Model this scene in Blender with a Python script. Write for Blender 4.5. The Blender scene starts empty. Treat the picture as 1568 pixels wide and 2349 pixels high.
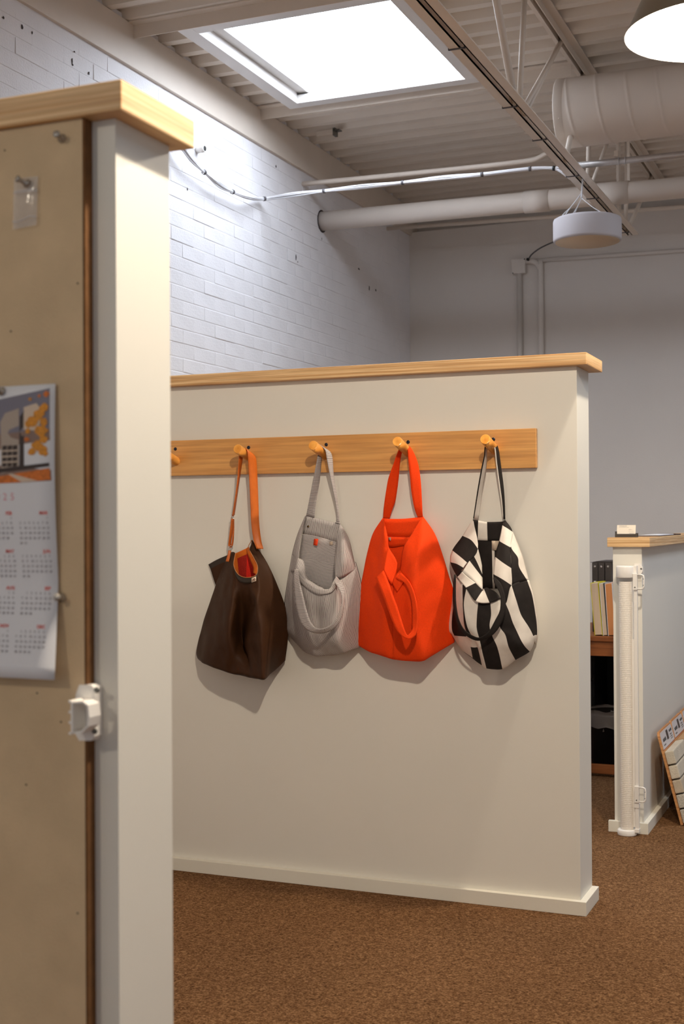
import bpy, bmesh, math, random
import numpy as np
from mathutils import Vector, Matrix, noise

# ---------------------------------------------------------------- camera, world, exposure
SC = bpy.context.scene
COL = SC.collection
SC.view_settings.view_transform = 'Standard'
SC.view_settings.look = 'None'
SC.view_settings.gamma = 1.0
SC.view_settings.use_curve_mapping = False
SC.view_settings.exposure = 0.13
LAMP_WATT = 80.0
SKY_STRENGTH = 12.5
AMBIENT = 0.31

cam_data = bpy.data.cameras.new('camera')
cam = bpy.data.objects.new('camera', cam_data)
COL.objects.link(cam)
SC.camera = cam
cam_data.sensor_fit = 'VERTICAL'
cam_data.sensor_height = 36.0
cam_data.lens = 2962.26 / 2349.0 * 36.0
cam_data.clip_start = 0.05
cam_data.dof.use_dof = True
cam_data.dof.focus_distance = 3.9
cam_data.dof.aperture_fstop = 8.0
cam.matrix_world = Matrix(((0.922211,0.008759,0.386588,0.807049),(0.386643,-0.005648,-0.922212,-3.670077),(-0.005894,0.999946,-0.008595,1.120000),(0.000000,0.000000,0.000000,1.000000)))

world = bpy.data.worlds.new('world')
SC.world = world
world.use_nodes = True
bg = world.node_tree.nodes['Background']
bg.inputs[0].default_value = (0.90, 0.94, 1.0, 1)
bg.inputs[1].default_value = AMBIENT

# ---------------------------------------------------------------- helpers
def S(r, g, b):
    f = lambda c: c / 12.92 if c <= .04045 else ((c + .055) / 1.055) ** 2.4
    return (f(r / 255), f(g / 255), f(b / 255), 1)

def M(name, rgb, rough=.6, metal=0., vary=None, bump=None, spec=.4, alpha=None, trans=0., sheen=0.):
    """rgb in 0..255; vary = (scale xyz, amount); bump = (scale, distance)"""
    m = bpy.data.materials.new(name); m.use_nodes = True
    nt = m.node_tree; b = nt.nodes['Principled BSDF']
    b.inputs['Base Color'].default_value = S(*rgb)
    b.inputs['Roughness'].default_value = rough
    b.inputs['Metallic'].default_value = metal
    b.inputs['Specular IOR Level'].default_value = spec
    if trans: b.inputs['Transmission Weight'].default_value = trans
    if alpha is not None: b.inputs['Alpha'].default_value = alpha
    if sheen: b.inputs['Sheen Weight'].default_value = sheen
    tc = nt.nodes.new('ShaderNodeTexCoord')
    if vary:
        sc, amt = vary
        mp = nt.nodes.new('ShaderNodeMapping'); mp.inputs['Scale'].default_value = sc
        nt.links.new(tc.outputs['Object'], mp.inputs[0])
        n = nt.nodes.new('ShaderNodeTexNoise'); n.inputs['Scale'].default_value = 1; n.inputs['Detail'].default_value = 4
        nt.links.new(mp.outputs[0], n.inputs['Vector'])
        r = nt.nodes.new('ShaderNodeValToRGB')
        c = S(*rgb)
        r.color_ramp.elements[0].position = .3; r.color_ramp.elements[1].position = .7
        r.color_ramp.elements[0].color = tuple(v * (1 - amt) for v in c[:3]) + (1,)
        r.color_ramp.elements[1].color = tuple(min(1, v * (1 + amt)) for v in c[:3]) + (1,)
        nt.links.new(n.outputs[0], r.inputs[0]); nt.links.new(r.outputs[0], b.inputs['Base Color'])
    if bump:
        n2 = nt.nodes.new('ShaderNodeTexNoise'); n2.inputs['Scale'].default_value = bump[0]; n2.inputs['Detail'].default_value = 3
        nt.links.new(tc.outputs['Object'], n2.inputs['Vector'])
        bp = nt.nodes.new('ShaderNodeBump'); bp.inputs['Distance'].default_value = bump[1]; bp.inputs['Strength'].default_value = 1
        nt.links.new(n2.outputs[0], bp.inputs['Height']); nt.links.new(bp.outputs[0], b.inputs['Normal'])
    return m

def emis(name, rgb, strength):
    m = bpy.data.materials.new(name); m.use_nodes = True
    nt = m.node_tree; nt.nodes.clear()
    e = nt.nodes.new('ShaderNodeEmission'); e.inputs[0].default_value = tuple(rgb) + (1,); e.inputs[1].default_value = strength
    o = nt.nodes.new('ShaderNodeOutputMaterial'); nt.links.new(e.outputs[0], o.inputs[0])
    return m

def wood(name, light, dark, scale, rough=.5, pos=(.35, .65), spec=.35, fine=None):
    m = bpy.data.materials.new(name); m.use_nodes = True
    nt = m.node_tree; b = nt.nodes['Principled BSDF']
    b.inputs['Roughness'].default_value = rough; b.inputs['Specular IOR Level'].default_value = spec
    tc = nt.nodes.new('ShaderNodeTexCoord')
    mp = nt.nodes.new('ShaderNodeMapping'); mp.inputs['Scale'].default_value = scale
    nt.links.new(tc.outputs['Object'], mp.inputs[0])
    n = nt.nodes.new('ShaderNodeTexNoise'); n.inputs['Scale'].default_value = 1; n.inputs['Detail'].default_value = 3; n.inputs['Distortion'].default_value = .25
    nt.links.new(mp.outputs[0], n.inputs['Vector'])
    r = nt.nodes.new('ShaderNodeValToRGB')
    r.color_ramp.elements[0].position = pos[0]; r.color_ramp.elements[1].position = pos[1]
    r.color_ramp.elements[0].color = S(*dark); r.color_ramp.elements[1].color = S(*light)
    nt.links.new(n.outputs[0], r.inputs[0])
    out = r.outputs[0]
    if fine:
        mp2 = nt.nodes.new('ShaderNodeMapping'); mp2.inputs['Scale'].default_value = fine
        nt.links.new(tc.outputs['Object'], mp2.inputs[0])
        n2 = nt.nodes.new('ShaderNodeTexNoise'); n2.inputs['Scale'].default_value = 1; n2.inputs['Detail'].default_value = 4
        nt.links.new(mp2.outputs[0], n2.inputs['Vector'])
        mx = nt.nodes.new('ShaderNodeMix'); mx.data_type = 'RGBA'; mx.blend_type = 'MULTIPLY'; mx.inputs[0].default_value = .45
        r2 = nt.nodes.new('ShaderNodeValToRGB'); r2.color_ramp.elements[0].position = .35; r2.color_ramp.elements[1].position = .6
        r2.color_ramp.elements[0].color = (.55, .48, .42, 1)
        nt.links.new(n2.outputs[0], r2.inputs[0])
        nt.links.new(out, mx.inputs[6]); nt.links.new(r2.outputs[0], mx.inputs[7]); out = mx.outputs[2]
    nt.links.new(out, b.inputs['Base Color'])
    return m

def stripe_mat(name, c1, c2, axis, period, duty, rough=.85):
    """woven pinstripe: uv is in metres of cloth"""
    m = bpy.data.materials.new(name); m.use_nodes = True
    nt = m.node_tree; b = nt.nodes['Principled BSDF']; b.inputs['Roughness'].default_value = rough
    b.inputs['Specular IOR Level'].default_value = .15
    uv = nt.nodes.new('ShaderNodeUVMap')
    sp = nt.nodes.new('ShaderNodeSeparateXYZ'); nt.links.new(uv.outputs[0], sp.inputs[0])
    d = nt.nodes.new('ShaderNodeMath'); d.operation = 'DIVIDE'; d.inputs[1].default_value = period
    nt.links.new(sp.outputs[axis], d.inputs[0])
    f = nt.nodes.new('ShaderNodeMath'); f.operation = 'FRACT'; nt.links.new(d.outputs[0], f.inputs[0])
    g = nt.nodes.new('ShaderNodeMath'); g.operation = 'GREATER_THAN'; g.inputs[1].default_value = duty
    nt.links.new(f.outputs[0], g.inputs[0])
    mx = nt.nodes.new('ShaderNodeMix'); mx.data_type = 'RGBA'
    mx.inputs[6].default_value = S(*c1); mx.inputs[7].default_value = S(*c2)
    nt.links.new(g.outputs[0], mx.inputs[0]); nt.links.new(mx.outputs[2], b.inputs['Base Color'])
    return m

ORG = {}
def thing(name, label, cat, loc, group=None):
    o = bpy.data.objects.new(name, None); COL.objects.link(o); o.location = loc
    o.empty_display_size = .05
    o['label'] = label; o['category'] = cat
    if group: o['group'] = group
    ORG[o.name] = Vector(loc)
    return o
def tag(o, label, cat, group=None):
    o['label'] = label; o['category'] = cat
    if group: o['group'] = group
    return o
def link(name, me, parent=None, origin=None, mats=(), smooth=False):
    """me holds world coordinates; moves them to the origin of the thing"""
    if parent is not None:
        og = ORG[parent.name]
    elif origin is not None:
        og = Vector(origin)
    else:
        cs = [v.co for v in me.vertices]
        og = Vector(((min(c.x for c in cs) + max(c.x for c in cs)) / 2, (min(c.y for c in cs) + max(c.y for c in cs)) / 2, min(c.z for c in cs)))
    me.transform(Matrix.Translation(-og))
    o = bpy.data.objects.new(name, me); COL.objects.link(o)
    if parent is not None: o.parent = parent
    else: o.location = og
    ORG[o.name] = og
    for m in mats: me.materials.append(m)
    if smooth:
        for p in me.polygons: p.use_smooth = True
    return o
def struct(o):
    o['kind'] = 'structure'; return o

class B:
    """collects geometry in world coordinates"""
    def __init__(s): s.bm = bmesh.new(); s.mi = 0
    def face(s, vs):
        try:
            f = s.bm.faces.new(vs); f.material_index = s.mi; return f
        except ValueError: return None
    def box(s, x0, x1, y0, y1, z0, z1, bev=0., mat=None):
        b2 = bmesh.new(); bmesh.ops.create_cube(b2, size=1)
        for v in b2.verts:
            v.co = Vector(((x0 + x1) / 2 + v.co.x * (x1 - x0), (y0 + y1) / 2 + v.co.y * (y1 - y0), (z0 + z1) / 2 + v.co.z * (z1 - z0)))
        if bev: bmesh.ops.bevel(b2, geom=b2.edges[:], offset=bev, segments=2, affect='EDGES', profile=.6)
        if mat is not None: b2.transform(mat)
        s.merge(b2); return s
    def merge(s, b2):
        vm = {v: s.bm.verts.new(v.co) for v in b2.verts}
        for f in b2.faces:
            g = s.face([vm[v] for v in f.verts])
            if g: g.smooth = f.smooth
        b2.free()
    def tube(s, pts, r, n=12, caps=True, smooth=True):
        pts = [Vector(p) for p in pts]; rs = r if isinstance(r, (list, tuple)) else [r] * len(pts)
        rings = []; up = None
        for i, p in enumerate(pts):
            d = (pts[min(i + 1, len(pts) - 1)] - pts[max(i - 1, 0)]).normalized()
            if up is None: up = d.orthogonal().normalized()
            up = (up - d * up.dot(d)).normalized(); sd = d.cross(up)
            rings.append([s.bm.verts.new(p + (up * math.cos(a) + sd * math.sin(a)) * rs[i]) for a in [2 * math.pi * k / n for k in range(n)]])
        for a, b in zip(rings, rings[1:]):
            for k in range(n):
                f = s.face([a[k], a[(k + 1) % n], b[(k + 1) % n], b[k]])
                if f: f.smooth = smooth
        if caps: s.face(rings[0][::-1]); s.face(rings[-1])
        return s
    def lathe(s, c, prof, n=40, smooth=True, axis=None):
        """prof: list of (radius, height); axis default z"""
        c = Vector(c); ax = Vector(axis).normalized() if axis else Vector((0, 0, 1))
        u = ax.orthogonal().normalized(); w = ax.cross(u)
        rings = []
        for r, h in prof:
            if r < 1e-6: rings.append([s.bm.verts.new(c + ax * h)])
            else: rings.append([s.bm.verts.new(c + ax * h + (u * math.cos(2 * math.pi * k / n) + w * math.sin(2 * math.pi * k / n)) * r) for k in range(n)])
        for a, b in zip(rings, rings[1:]):
            for k in range(n):
                va = [a[k % len(a)], a[(k + 1) % len(a)]] if len(a) > 1 else [a[0]]
                vb = [b[(k + 1) % len(b)], b[k % len(b)]] if len(b) > 1 else [b[0]]
                f = s.face(va + vb)
                if f: f.smooth = smooth
        return s
    def prism(s, poly, vec):
        """poly: planar 3d loop, extruded by vec"""
        vec = Vector(vec)
        a = [s.bm.verts.new(Vector(p)) for p in poly]; b = [s.bm.verts.new(Vector(p) + vec) for p in poly]
        s.face(a[::-1]); s.face(b); n = len(a)
        for i in range(n): s.face([a[i], a[(i + 1) % n], b[(i + 1) % n], b[i]])
        return s
    def build(s, name, mats, parent=None, origin=None, smooth=False, weld=0.):
        if weld: bmesh.ops.remove_doubles(s.bm, verts=s.bm.verts[:], dist=weld)
        bmesh.ops.recalc_face_normals(s.bm, faces=s.bm.faces[:])
        me = bpy.data.meshes.new(name); s.bm.to_mesh(me); s.bm.free()
        return link(name, me, parent, origin, mats if isinstance(mats, (list, tuple)) else [mats], smooth)

def spline(pts, n=8):
    P = np.array(pts, float); return [tuple(p) for p in cr(P[:, None, :], n)[:, 0, :]]
def cr(P, n):
    R = P.shape[0]
    if R == 2:
        t = np.linspace(0, 1, n + 1)[:, None, None]; return P[0][None] * (1 - t) + P[1][None] * t
    out = []
    for i in range(R - 1):
        p1, p2 = P[i], P[i + 1]
        p0 = P[i - 1] if i > 0 else 2 * p1 - p2
        p3 = P[i + 2] if i + 2 < R else 2 * p2 - p1
        for k in range(n):
            t = k / n
            out.append(.5 * (2 * p1 + (p2 - p0) * t + (2 * p0 - 5 * p1 + 4 * p2 - p3) * t * t + (-p0 + 3 * p1 - 3 * p2 + p3) * t ** 3))
    out.append(P[-1]); return np.array(out)

def sheet(name, grid, mats, parent, nr=5, nc=5, colors=None, thick=.0014, wr=0.0, lin=False, wsc=22.):
    """cloth through a net of control points (rows x cols); colors picks a material per net cell"""
    P = np.array(grid, float) / 10000.0
    R, C = P.shape[:2]
    lens_u = np.linalg.norm(np.diff(P, axis=1), axis=2).mean(0); lens_v = np.linalg.norm(np.diff(P, axis=0), axis=2).mean(1)
    Q = cr(P, nr); Q = np.transpose(cr(np.transpose(Q, (1, 0, 2)), nc), (1, 0, 2))
    U = np.concatenate([[0], np.cumsum(np.repeat(lens_u / nc, nc))]); V = np.concatenate([[0], np.cumsum(np.repeat(lens_v / nr, nr))])
    H, W = Q.shape[:2]
    me = bpy.data.meshes.new(name)
    vs = []
    for i in range(H):
        for j in range(W):
            x, y, z = Q[i, j]
            if wr:
                a = noise.noise(Vector((x * wsc, z * wsc * .55, 3.1))) + .6 * noise.noise(Vector((x * wsc * 2.3, z * wsc * 1.2, 9.7)))
                k = min(1., max(0., (-y - .02) / .03))
                y += a * wr * k
            vs.append((x, min(y, -.0035), z))
    fs = [(i * W + j, i * W + j + 1, (i + 1) * W + j + 1, (i + 1) * W + j) for i in range(H - 1) for j in range(W - 1)]
    me.from_pydata(vs, [], fs)
    uvl = me.uv_layers.new(name='UVMap')
    for p in me.polygons:
        for li in p.loop_indices:
            vi = me.loops[li].vertex_index
            uvl.data[li].uv = (U[vi % W], V[vi // W])
        i, j = (p.index // (W - 1)) // nr, (p.index % (W - 1)) // nc
        if colors: p.material_index = colors[min(i, len(colors) - 1)][min(j, len(colors[0]) - 1)]
    o = link(name, me, parent, None, mats if isinstance(mats, (list, tuple)) else [mats], True)
    if thick:
        s = o.modifiers.new('thickness', 'SOLIDIFY'); s.thickness = thick; s.offset = 0
    return o

def text_mesh(txt, size, bold=0.):
    cu = bpy.data.curves.new('t', 'FONT'); cu.body = txt; cu.size = size; cu.offset = bold; cu.resolution_u = 2
    o = bpy.data.objects.new('t', cu); me = bpy.data.meshes.new_from_object(o)
    bpy.data.objects.remove(o); bpy.data.curves.remove(cu)
    return me
def add_text(b, txt, size, pos, right=False, bold=0., mat=None):
    """lettering on a plane facing -Y, baseline at pos (world)"""
    me = text_mesh(txt, size, bold)
    if not me.vertices: return
    w = max(v.co.x for v in me.vertices)
    off = -w if right else 0
    base = len(b.bm.verts)
    vs = []
    for v in me.vertices:
        p = Vector((pos[0] + v.co.x + off, pos[1], pos[2] + v.co.y))
        if mat is not None: p = mat @ Vector((v.co.x + off, 0, v.co.y))
        vs.append(b.bm.verts.new(p))
    for p in me.polygons: b.face([vs[i] for i in p.vertices])
    bpy.data.meshes.remove(me)

# ---------------------------------------------------------------- materials
PAINT = M('cream_wall_paint', (229, 225, 215), .5, vary=((2, 2, 2), .02), bump=(220, .00006), spec=.35)
TRIMP = M('cream_trim_paint', (233, 228, 214), .42, vary=((3, 3, 3), .02), bump=(160, .0002), spec=.35)
BRICKP = M('white_brick_paint', (234, 231, 232), .55, vary=((5, 5, 5), .03), bump=(120, .0016), spec=.3)
FARP = M('far_wall_paint', (226, 219, 212), .6, vary=((3, 3, 3), .02), bump=(120, .0008), spec=.25)
DECKP = M('ceiling_steel_paint', (228, 217, 204), .5, vary=((4, 4, 4), .03), spec=.3)
STEELP = M('painted_steel', (224, 211, 197), .48, vary=((6, 6, 6), .03), bump=(90, .0005), spec=.35)
DUCTP = M('painted_duct', (222, 210, 198), .5, vary=((3, 3, 3), .03), spec=.3)
SKYFR = M('white_skylight_frame', (226, 222, 218), .45, vary=((4, 4, 4), .02), spec=.3)
CAPWOOD = wood('laminated_pine_cap', (240, 205, 155), (206, 158, 104), (1.6, 1.6, 170), .45, (.36, .62), fine=(7, 7, 260))
RAILWOOD = wood('amber_plywood', (228, 170, 98), (204, 144, 76), (3, 3, 48), .38, (.25, .75), spec=.5, fine=(5, 30, 130))
PEGWOOD = wood('varnished_dowel', (228, 160, 76), (206, 134, 54), (40, 14, 40), .3, spec=.5)
CORK = M('tan_pinboard', (212, 186, 150), .8, vary=((14, 14, 14), .08), bump=(350, .0006), spec=.2)
CORKEDGE = M('pinboard_edge', (112, 78, 48), .85, vary=((60, 60, 60), .15), spec=.15)
WHITEPL = M('white_plastic', (242, 237, 230), .35, spec=.5)
MESHPL = M('gate_mesh', (242, 234, 222), .6, spec=.3)
SCREW = M('screw_steel', (120, 118, 112), .35, .9)
DARKSCREW = M('dark_screw', (38, 40, 52), .4, .6)
CHROME = M('chrome', (205, 200, 195), .18, 1.)
BLACKM = M('black_plastic', (24, 23, 22), .5)
GALV = M('galvanised_conduit', (190, 184, 180), .4, .5, vary=((30, 3, 30), .08))
CABLE = M('white_cable', (216, 214, 216), .5, spec=.4)
TIE = M('grey_cable_tie', (92, 88, 90), .5)
PAPER = M('white_paper', (228, 228, 232), .6, spec=.3)

def carpet_mat():
    m = bpy.data.materials.new('brown_loop_carpet'); m.use_nodes = True
    nt = m.node_tree; b = nt.nodes['Principled BSDF']; b.inputs['Roughness'].default_value = 1; b.inputs['Specular IOR Level'].default_value = .05
    tc = nt.nodes.new('ShaderNodeTexCoord')
    def nz(s, d, w=None):
        n = nt.nodes.new('ShaderNodeTexNoise'); n.inputs['Scale'].default_value = s; n.inputs['Detail'].default_value = d
        nt.links.new(tc.outputs['Object'], n.inputs['Vector']); return n
    n1, n2, n3 = nz(230, 3), nz(95, 2), nz(1.7, 3)
    r = nt.nodes.new('ShaderNodeValToRGB')
    e = r.color_ramp.elements
    e[0].position = .33; e[0].color = S(66, 44, 27); e[1].position = .68; e[1].color = S(150, 116, 83)
    k = r.color_ramp.elements.new(.5); k.color = S(110, 78, 50)
    mx = nt.nodes.new('ShaderNodeMix'); mx.inputs[0].default_value = .35
    nt.links.new(n1.outputs[0], mx.inputs[2]); nt.links.new(n2.outputs[0], mx.inputs[3]); nt.links.new(mx.outputs[0], r.inputs[0])
    r3 = nt.nodes.new('ShaderNodeValToRGB'); r3.color_ramp.elements[0].color = (.86, .86, .86, 1); r3.color_ramp.elements[1].color = (1, 1, 1, 1)
    r3.color_ramp.elements[0].position = .35; r3.color_ramp.elements[1].position = .6
    nt.links.new(n3.outputs[0], r3.inputs[0])
    mm = nt.nodes.new('ShaderNodeMix'); mm.data_type = 'RGBA'; mm.blend_type = 'MULTIPLY'; mm.inputs[0].default_value = 1
    nt.links.new(r.outputs[0], mm.inputs[6]); nt.links.new(r3.outputs[0], mm.inputs[7]); nt.links.new(mm.outputs[2], b.inputs['Base Color'])
    bp = nt.nodes.new('ShaderNodeBump'); bp.inputs['Distance'].default_value = .004; bp.inputs['Strength'].default_value = .8
    nt.links.new(mx.outputs[0], bp.inputs['Height']); nt.links.new(bp.outputs[0], b.inputs['Normal'])
    return m
CARPET = carpet_mat()

# ================================================================ SETTING
XW, YF = -2.22, 4.80          # brick wall plane, far wall plane
struct(B().box(-2.4, 4.2, -5.2, 5.0, -.05, 0).build('floor', CARPET))

# --- brick wall: backing (recessed joints) + bricks
LW = struct(B().box(XW - .15, XW - .0014, -3.2, YF + .1, 0, 3.34).build('wall_left', BRICKP))
random.seed(4)
CH, BL = .0674, .2105
def brick_mesh(i, length):
    rr = random.Random(i)
    b2 = bmesh.new(); bmesh.ops.create_cube(b2, size=1)
    for v in b2.verts: v.co = Vector((v.co.x * .02, v.co.y * (length - .0001), v.co.z * (CH - .0030)))
    ed = [e for e in b2.edges if all(v.co.x > 0 for v in e.verts) and abs(e.verts[0].co.z - e.verts[1].co.z) < 1e-6]
    bmesh.ops.bevel(b2, geom=ed, offset=.0017, segments=1, affect='EDGES')
    for v in b2.verts: v.co += Vector((rr.uniform(-.0008, .0008), rr.uniform(-.001, .001), rr.uniform(-.0009, .0009)))
    me = bpy.data.meshes.new('brick'); b2.to_mesh(me); b2.free(); me.materials.append(BRICKP)
    return me
full = [brick_mesh(i, BL) for i in range(5)]
cells = []
row = 0
while (row + 1) * CH < 3.118:
    z = (row + .5) * CH + .012
    y = -1.0 + (BL / 2 if row % 2 else 0)
    while y + BL < YF - .002:
        cells.append((y + BL / 2, z)); y += BL
    row += 1
CAMP = Vector((.807, -3.67, 1.12))
def seen(c):
    y, z = c
    # the near corner of the brick wall that shows over the partitions
    return z > 1.60 and y > .15 and (z < 1.12 + (y + 3.67) * .36)
vis = sorted([c for c in cells if seen(c)], key=lambda c: c[0])[:300]
visset = set(vis)
stuff = bmesh.new()
for n, c in enumerate(cells):
    me = full[n % 5]
    dx = random.uniform(-.0009, .0009)
    if c in visset:
        o = bpy.data.objects.new('brick', me); COL.objects.link(o); o.parent = LW
        o.location = Vector((XW - .0098 + dx, c[0], c[1])) - ORG[LW.name]
    else:
        b2 = bmesh.new(); b2.from_mesh(me)
        vm = [stuff.verts.new(v.co + Vector((XW - .0098 + dx, c[0], c[1]))) for v in b2.verts]
        for f in b2.faces: stuff.faces.new([vm[v.index] for v in f.verts])
        b2.free()
me = bpy.data.meshes.new('brickwork'); stuff.to_mesh(me); stuff.free()
o = link('brickwork', me, LW, None, [BRICKP]); o['kind'] = 'stuff'
# chips and old fixing holes in the paint
CHIP = M('bare_brick_chip', (62, 52, 50), .9)
b = B()
for (px, py, w, h) in []: pass
def chip(p, w, h, seed):
    rr = random.Random(seed); p = Vector(p)
    poly = [Vector((XW + .0013, p.y + math.cos(a) * w * rr.uniform(.5, 1), p.z + math.sin(a) * h * rr.uniform(.5, 1))) for a in [k * math.pi / 4 for k in range(8)]]
    b.prism(poly, (.0008, 0, 0))
for i, (p, w, h) in enumerate([((-2.2200,2.9023,2.6131), .008, .022), ((-2.2200,2.9254,2.5904), .006, .006), ((-2.2200,3.8435,2.7159), .016, .008), ((-2.2200,4.0209,2.6246), .01, .022), ((-2.2200,4.1365,2.6296), .012, .012), ((-2.2200,0.2940,3.0219), .007, .007), ((-2.2200,0.4083,3.0278), .008, .012),
        ((-2.2200,0.4714,3.0281), .006, .008), ((-2.2200,0.7396,3.0061), .005, .018), ((-2.2200,0.7426,2.9910), .006, .006), ((-2.2200,2.6487,3.0588), .008, .01), ((-2.2200,3.2644,2.7888), .003, .01), ((-2.2200,1.6784,2.7057), .006, .01), ((-2.2200,0.8583,2.9942), .006, .01), ((-2.2200,0.7553,3.0487), .006, .005), ((-2.2200,2.8463,2.7558), .004, .004)]):
    chip(p, w, h, i)
b.build('paint_chip', CHIP, LW)['kind'] = 'stuff'

# --- far wall
WB = B().box(-2.4, 4.2, YF, YF + .15, 0, 3.14)
WB.box(-2.4, 4.2, YF + .13, YF + .25, 3.14, 3.40)
struct(WB.build('wall_far', FARP))
struct(B().box(XW - .1, XW + .016, -5.1, YF + .12, 3.12, 3.310, .003).build('trim_1', STEELP))     # steel beam along the brick wall

# --- corrugated steel deck, one object per sheet
PH = 1.015 - .0225
def deckz(y):
    d = abs(((y - PH + .07625) % .1525) - .07625)
    return 3.313 if d <= .0225 else (3.351 if d >= .0345 else 3.313 + (d - .0225) / .012 * .038)
CEIL = None
def deck(x0, x1, y0, y1):
    global CEIL
    ys = {y0, y1}
    k0 = int((y0 - PH) / .1525) - 1
    for k in range(k0, k0 + int((y1 - y0) / .1525) + 4):
        for d in (-.0345, -.0225, .0225, .0345):
            y = PH + k * .1525 + d
            if y0 < y < y1: ys.add(y)
    ys = sorted(ys)
    b = B()
    prev = None
    for y in ys:
        z = deckz(y)
        q = [b.bm.verts.new((x0, y, z)), b.bm.verts.new((x1, y, z)), b.bm.verts.new((x1, y, z + .002)), b.bm.verts.new((x0, y, z + .002))]
        if prev:
            for a in range(4): b.face([prev[a], prev[(a + 1) % 4], q[(a + 1) % 4], q[a]])
        else: b.face(q)
        prev = q
    b.face(prev)
    if CEIL is None:
        CEIL = struct(b.build('ceiling', DECKP)); return CEIL
    return b.build('deck_panel', DECKP, CEIL)
SX0, SX1, SY0, SY1 = -1.99, -1.0, 1.25, 2.39
yy = SY1
deck(-2.36, 4.2, yy, yy + .915); yy += .915
while yy < 4.9: deck(-2.36, 4.2, yy, min(yy + .915, 4.99)); yy += .915
deck(-2.36, SX0, SY0, SY1); deck(SX1, 4.2, SY0, SY1)
yy = SY0
while yy > -5.1: deck(-2.36, 4.2, max(yy - .915, -5.15), yy); yy -= .915

# --- skylight
SKYPANE = emis('daylit_skylight_pane', (.78, .87, 1.0), SKY_STRENGTH)
ADDED_PANE = emis('added_skylight_pane', (.78, .87, 1.0), SKY_STRENGTH * .72)  # glow of the added, unseen skylight
px0, px1, py0, py1, pz = -1.885, -1.045, 1.36, 2.355, 3.335
b = B(); 
b.box(px0 - .01, px1, py0, py1 + .01, pz + .012, pz + .02)
WIN = struct(b.build('window_1', SKYPANE))
def fr(x0, x1, y0, y1, z0, z1, name='frame_board', bev=.002, m=SKYFR): return B().box(x0, x1, y0, y1, z0, z1, bev).build(name, m, WIN)
fr(-2.012, -1.940, 1.222, 2.392, 3.268, 3.312)          # left board
fr(-1.940, -.985, 2.322, 2.392, 3.268, 3.312)            # far board
fr(-1.940, -.985, 1.222, 1.294, 3.268, 3.312)            # near board
fr(-1.045, -.985, 1.294, 2.322, 3.268, 3.312)              # board by the joist
fr(-1.958, -1.9405, 1.294, 2.322, 3.300, 3.335, 'curb')
fr(-2.00, -1.886, 1.25, 2.40, 3.324, 3.37, 'glazing_bar'); fr(-1.886, -.985, 2.331, 2.40, 3.313, 3.37, 'glazing_bar'); fr(-1.886, -.985, 1.24, 1.36, 3.322, 3.37, 'glazing_bar'); fr(-1.045, -.985, 1.36, 2.331, 3.313, 3.37, 'glazing_bar')
fr(-1.888, -1.878, 1.36, 2.331, 3.318, 3.346, 'glazing_bead'); fr(-1.888, -1.045, 2.3235, 2.333, 3.318, 3.346, 'glazing_bead')
# flush glowing skylight added out of view for cool light from the right
W2 = struct(B().box(1.2, 2.4, .9, 2.3, 3.296, 3.304).build('added_skylight', ADDED_PANE))
for q in ((1.12, 1.2, .82, 2.38), (2.4, 2.48, .82, 2.38), (1.2, 2.4, .82, .9), (1.2, 2.4, 2.3, 2.38)): B().box(*q, 3.27, 3.312, .002).build('frame_board', SKYFR, W2)
# steel header angles from the beam to the joist
for y, nm in ((2.44, 'trim_2'), (1.19, 'trim_3')):
    b = B().box(-2.204, -.55, y - .004, y, 3.25, 3.312).box(-2.204, -.55, y - .045, y, 3.306, 3.312)
    struct(b.build(nm, STEELP))

# ================================================================ PARTITIONS
def ply_edge_cap(name, x0, x1, y0, y1, z0, z1, parent): return B().box(x0, x1, y0, y1, z0, z1, .0022).build(name, CAPWOOD, parent)

HW = thing('partition', 'cream half-height partition wall carrying the peg rail and the four bags', 'partition wall', (-1.0, .08, 0))
B().box(-2.215, .0, .0, .158, .0, 1.566, .001).build('panel', PAINT, HW)
ply_edge_cap('cap', -2.215, .035, -.032, .190, 1.566, 1.6005, HW)
B().box(-2.215, .02, -.02, .0, 0, .04, .0015).build('baseboard', TRIMP, HW)
B().box(.0, .02, .0, .158, 0, .04, .0015).build('baseboard', TRIMP, HW)

NW = thing('partition', 'tall cream partition post close in the left foreground with a tan pinboard', 'partition wall', (-.6, -2.38, 0))
B().box(-1.3, .02, -2.44, -2.322, .0, 1.574, .001).build('panel', PAINT, NW)
ply_edge_cap('cap', -1.3, .042, -2.463, -2.299, 1.574, 1.608, NW)
B().box(-1.3, .04, -2.46, -2.44, 0, .04, .0015).build('baseboard', TRIMP, NW)

RW = thing('partition', 'low cream partition at right under a pine ledge with the white rolled gate', 'partition wall', (-.045, 2.2, 0))
B().box(-.100, .004, 1.03, 3.4, 0, 1.028, .001).build('panel', PAINT, RW)
ply_edge_cap('cap', -.116, .036, 1.008, 3.42, 1.028, 1.062, RW)
B().box(-.12, .022, 1.012, 1.03, 0, .04, .0015).build('baseboard', TRIMP, RW)
B().box(.004, .022, 1.03, 3.4, 0, .04, .0015).build('baseboard', TRIMP, RW)

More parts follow.
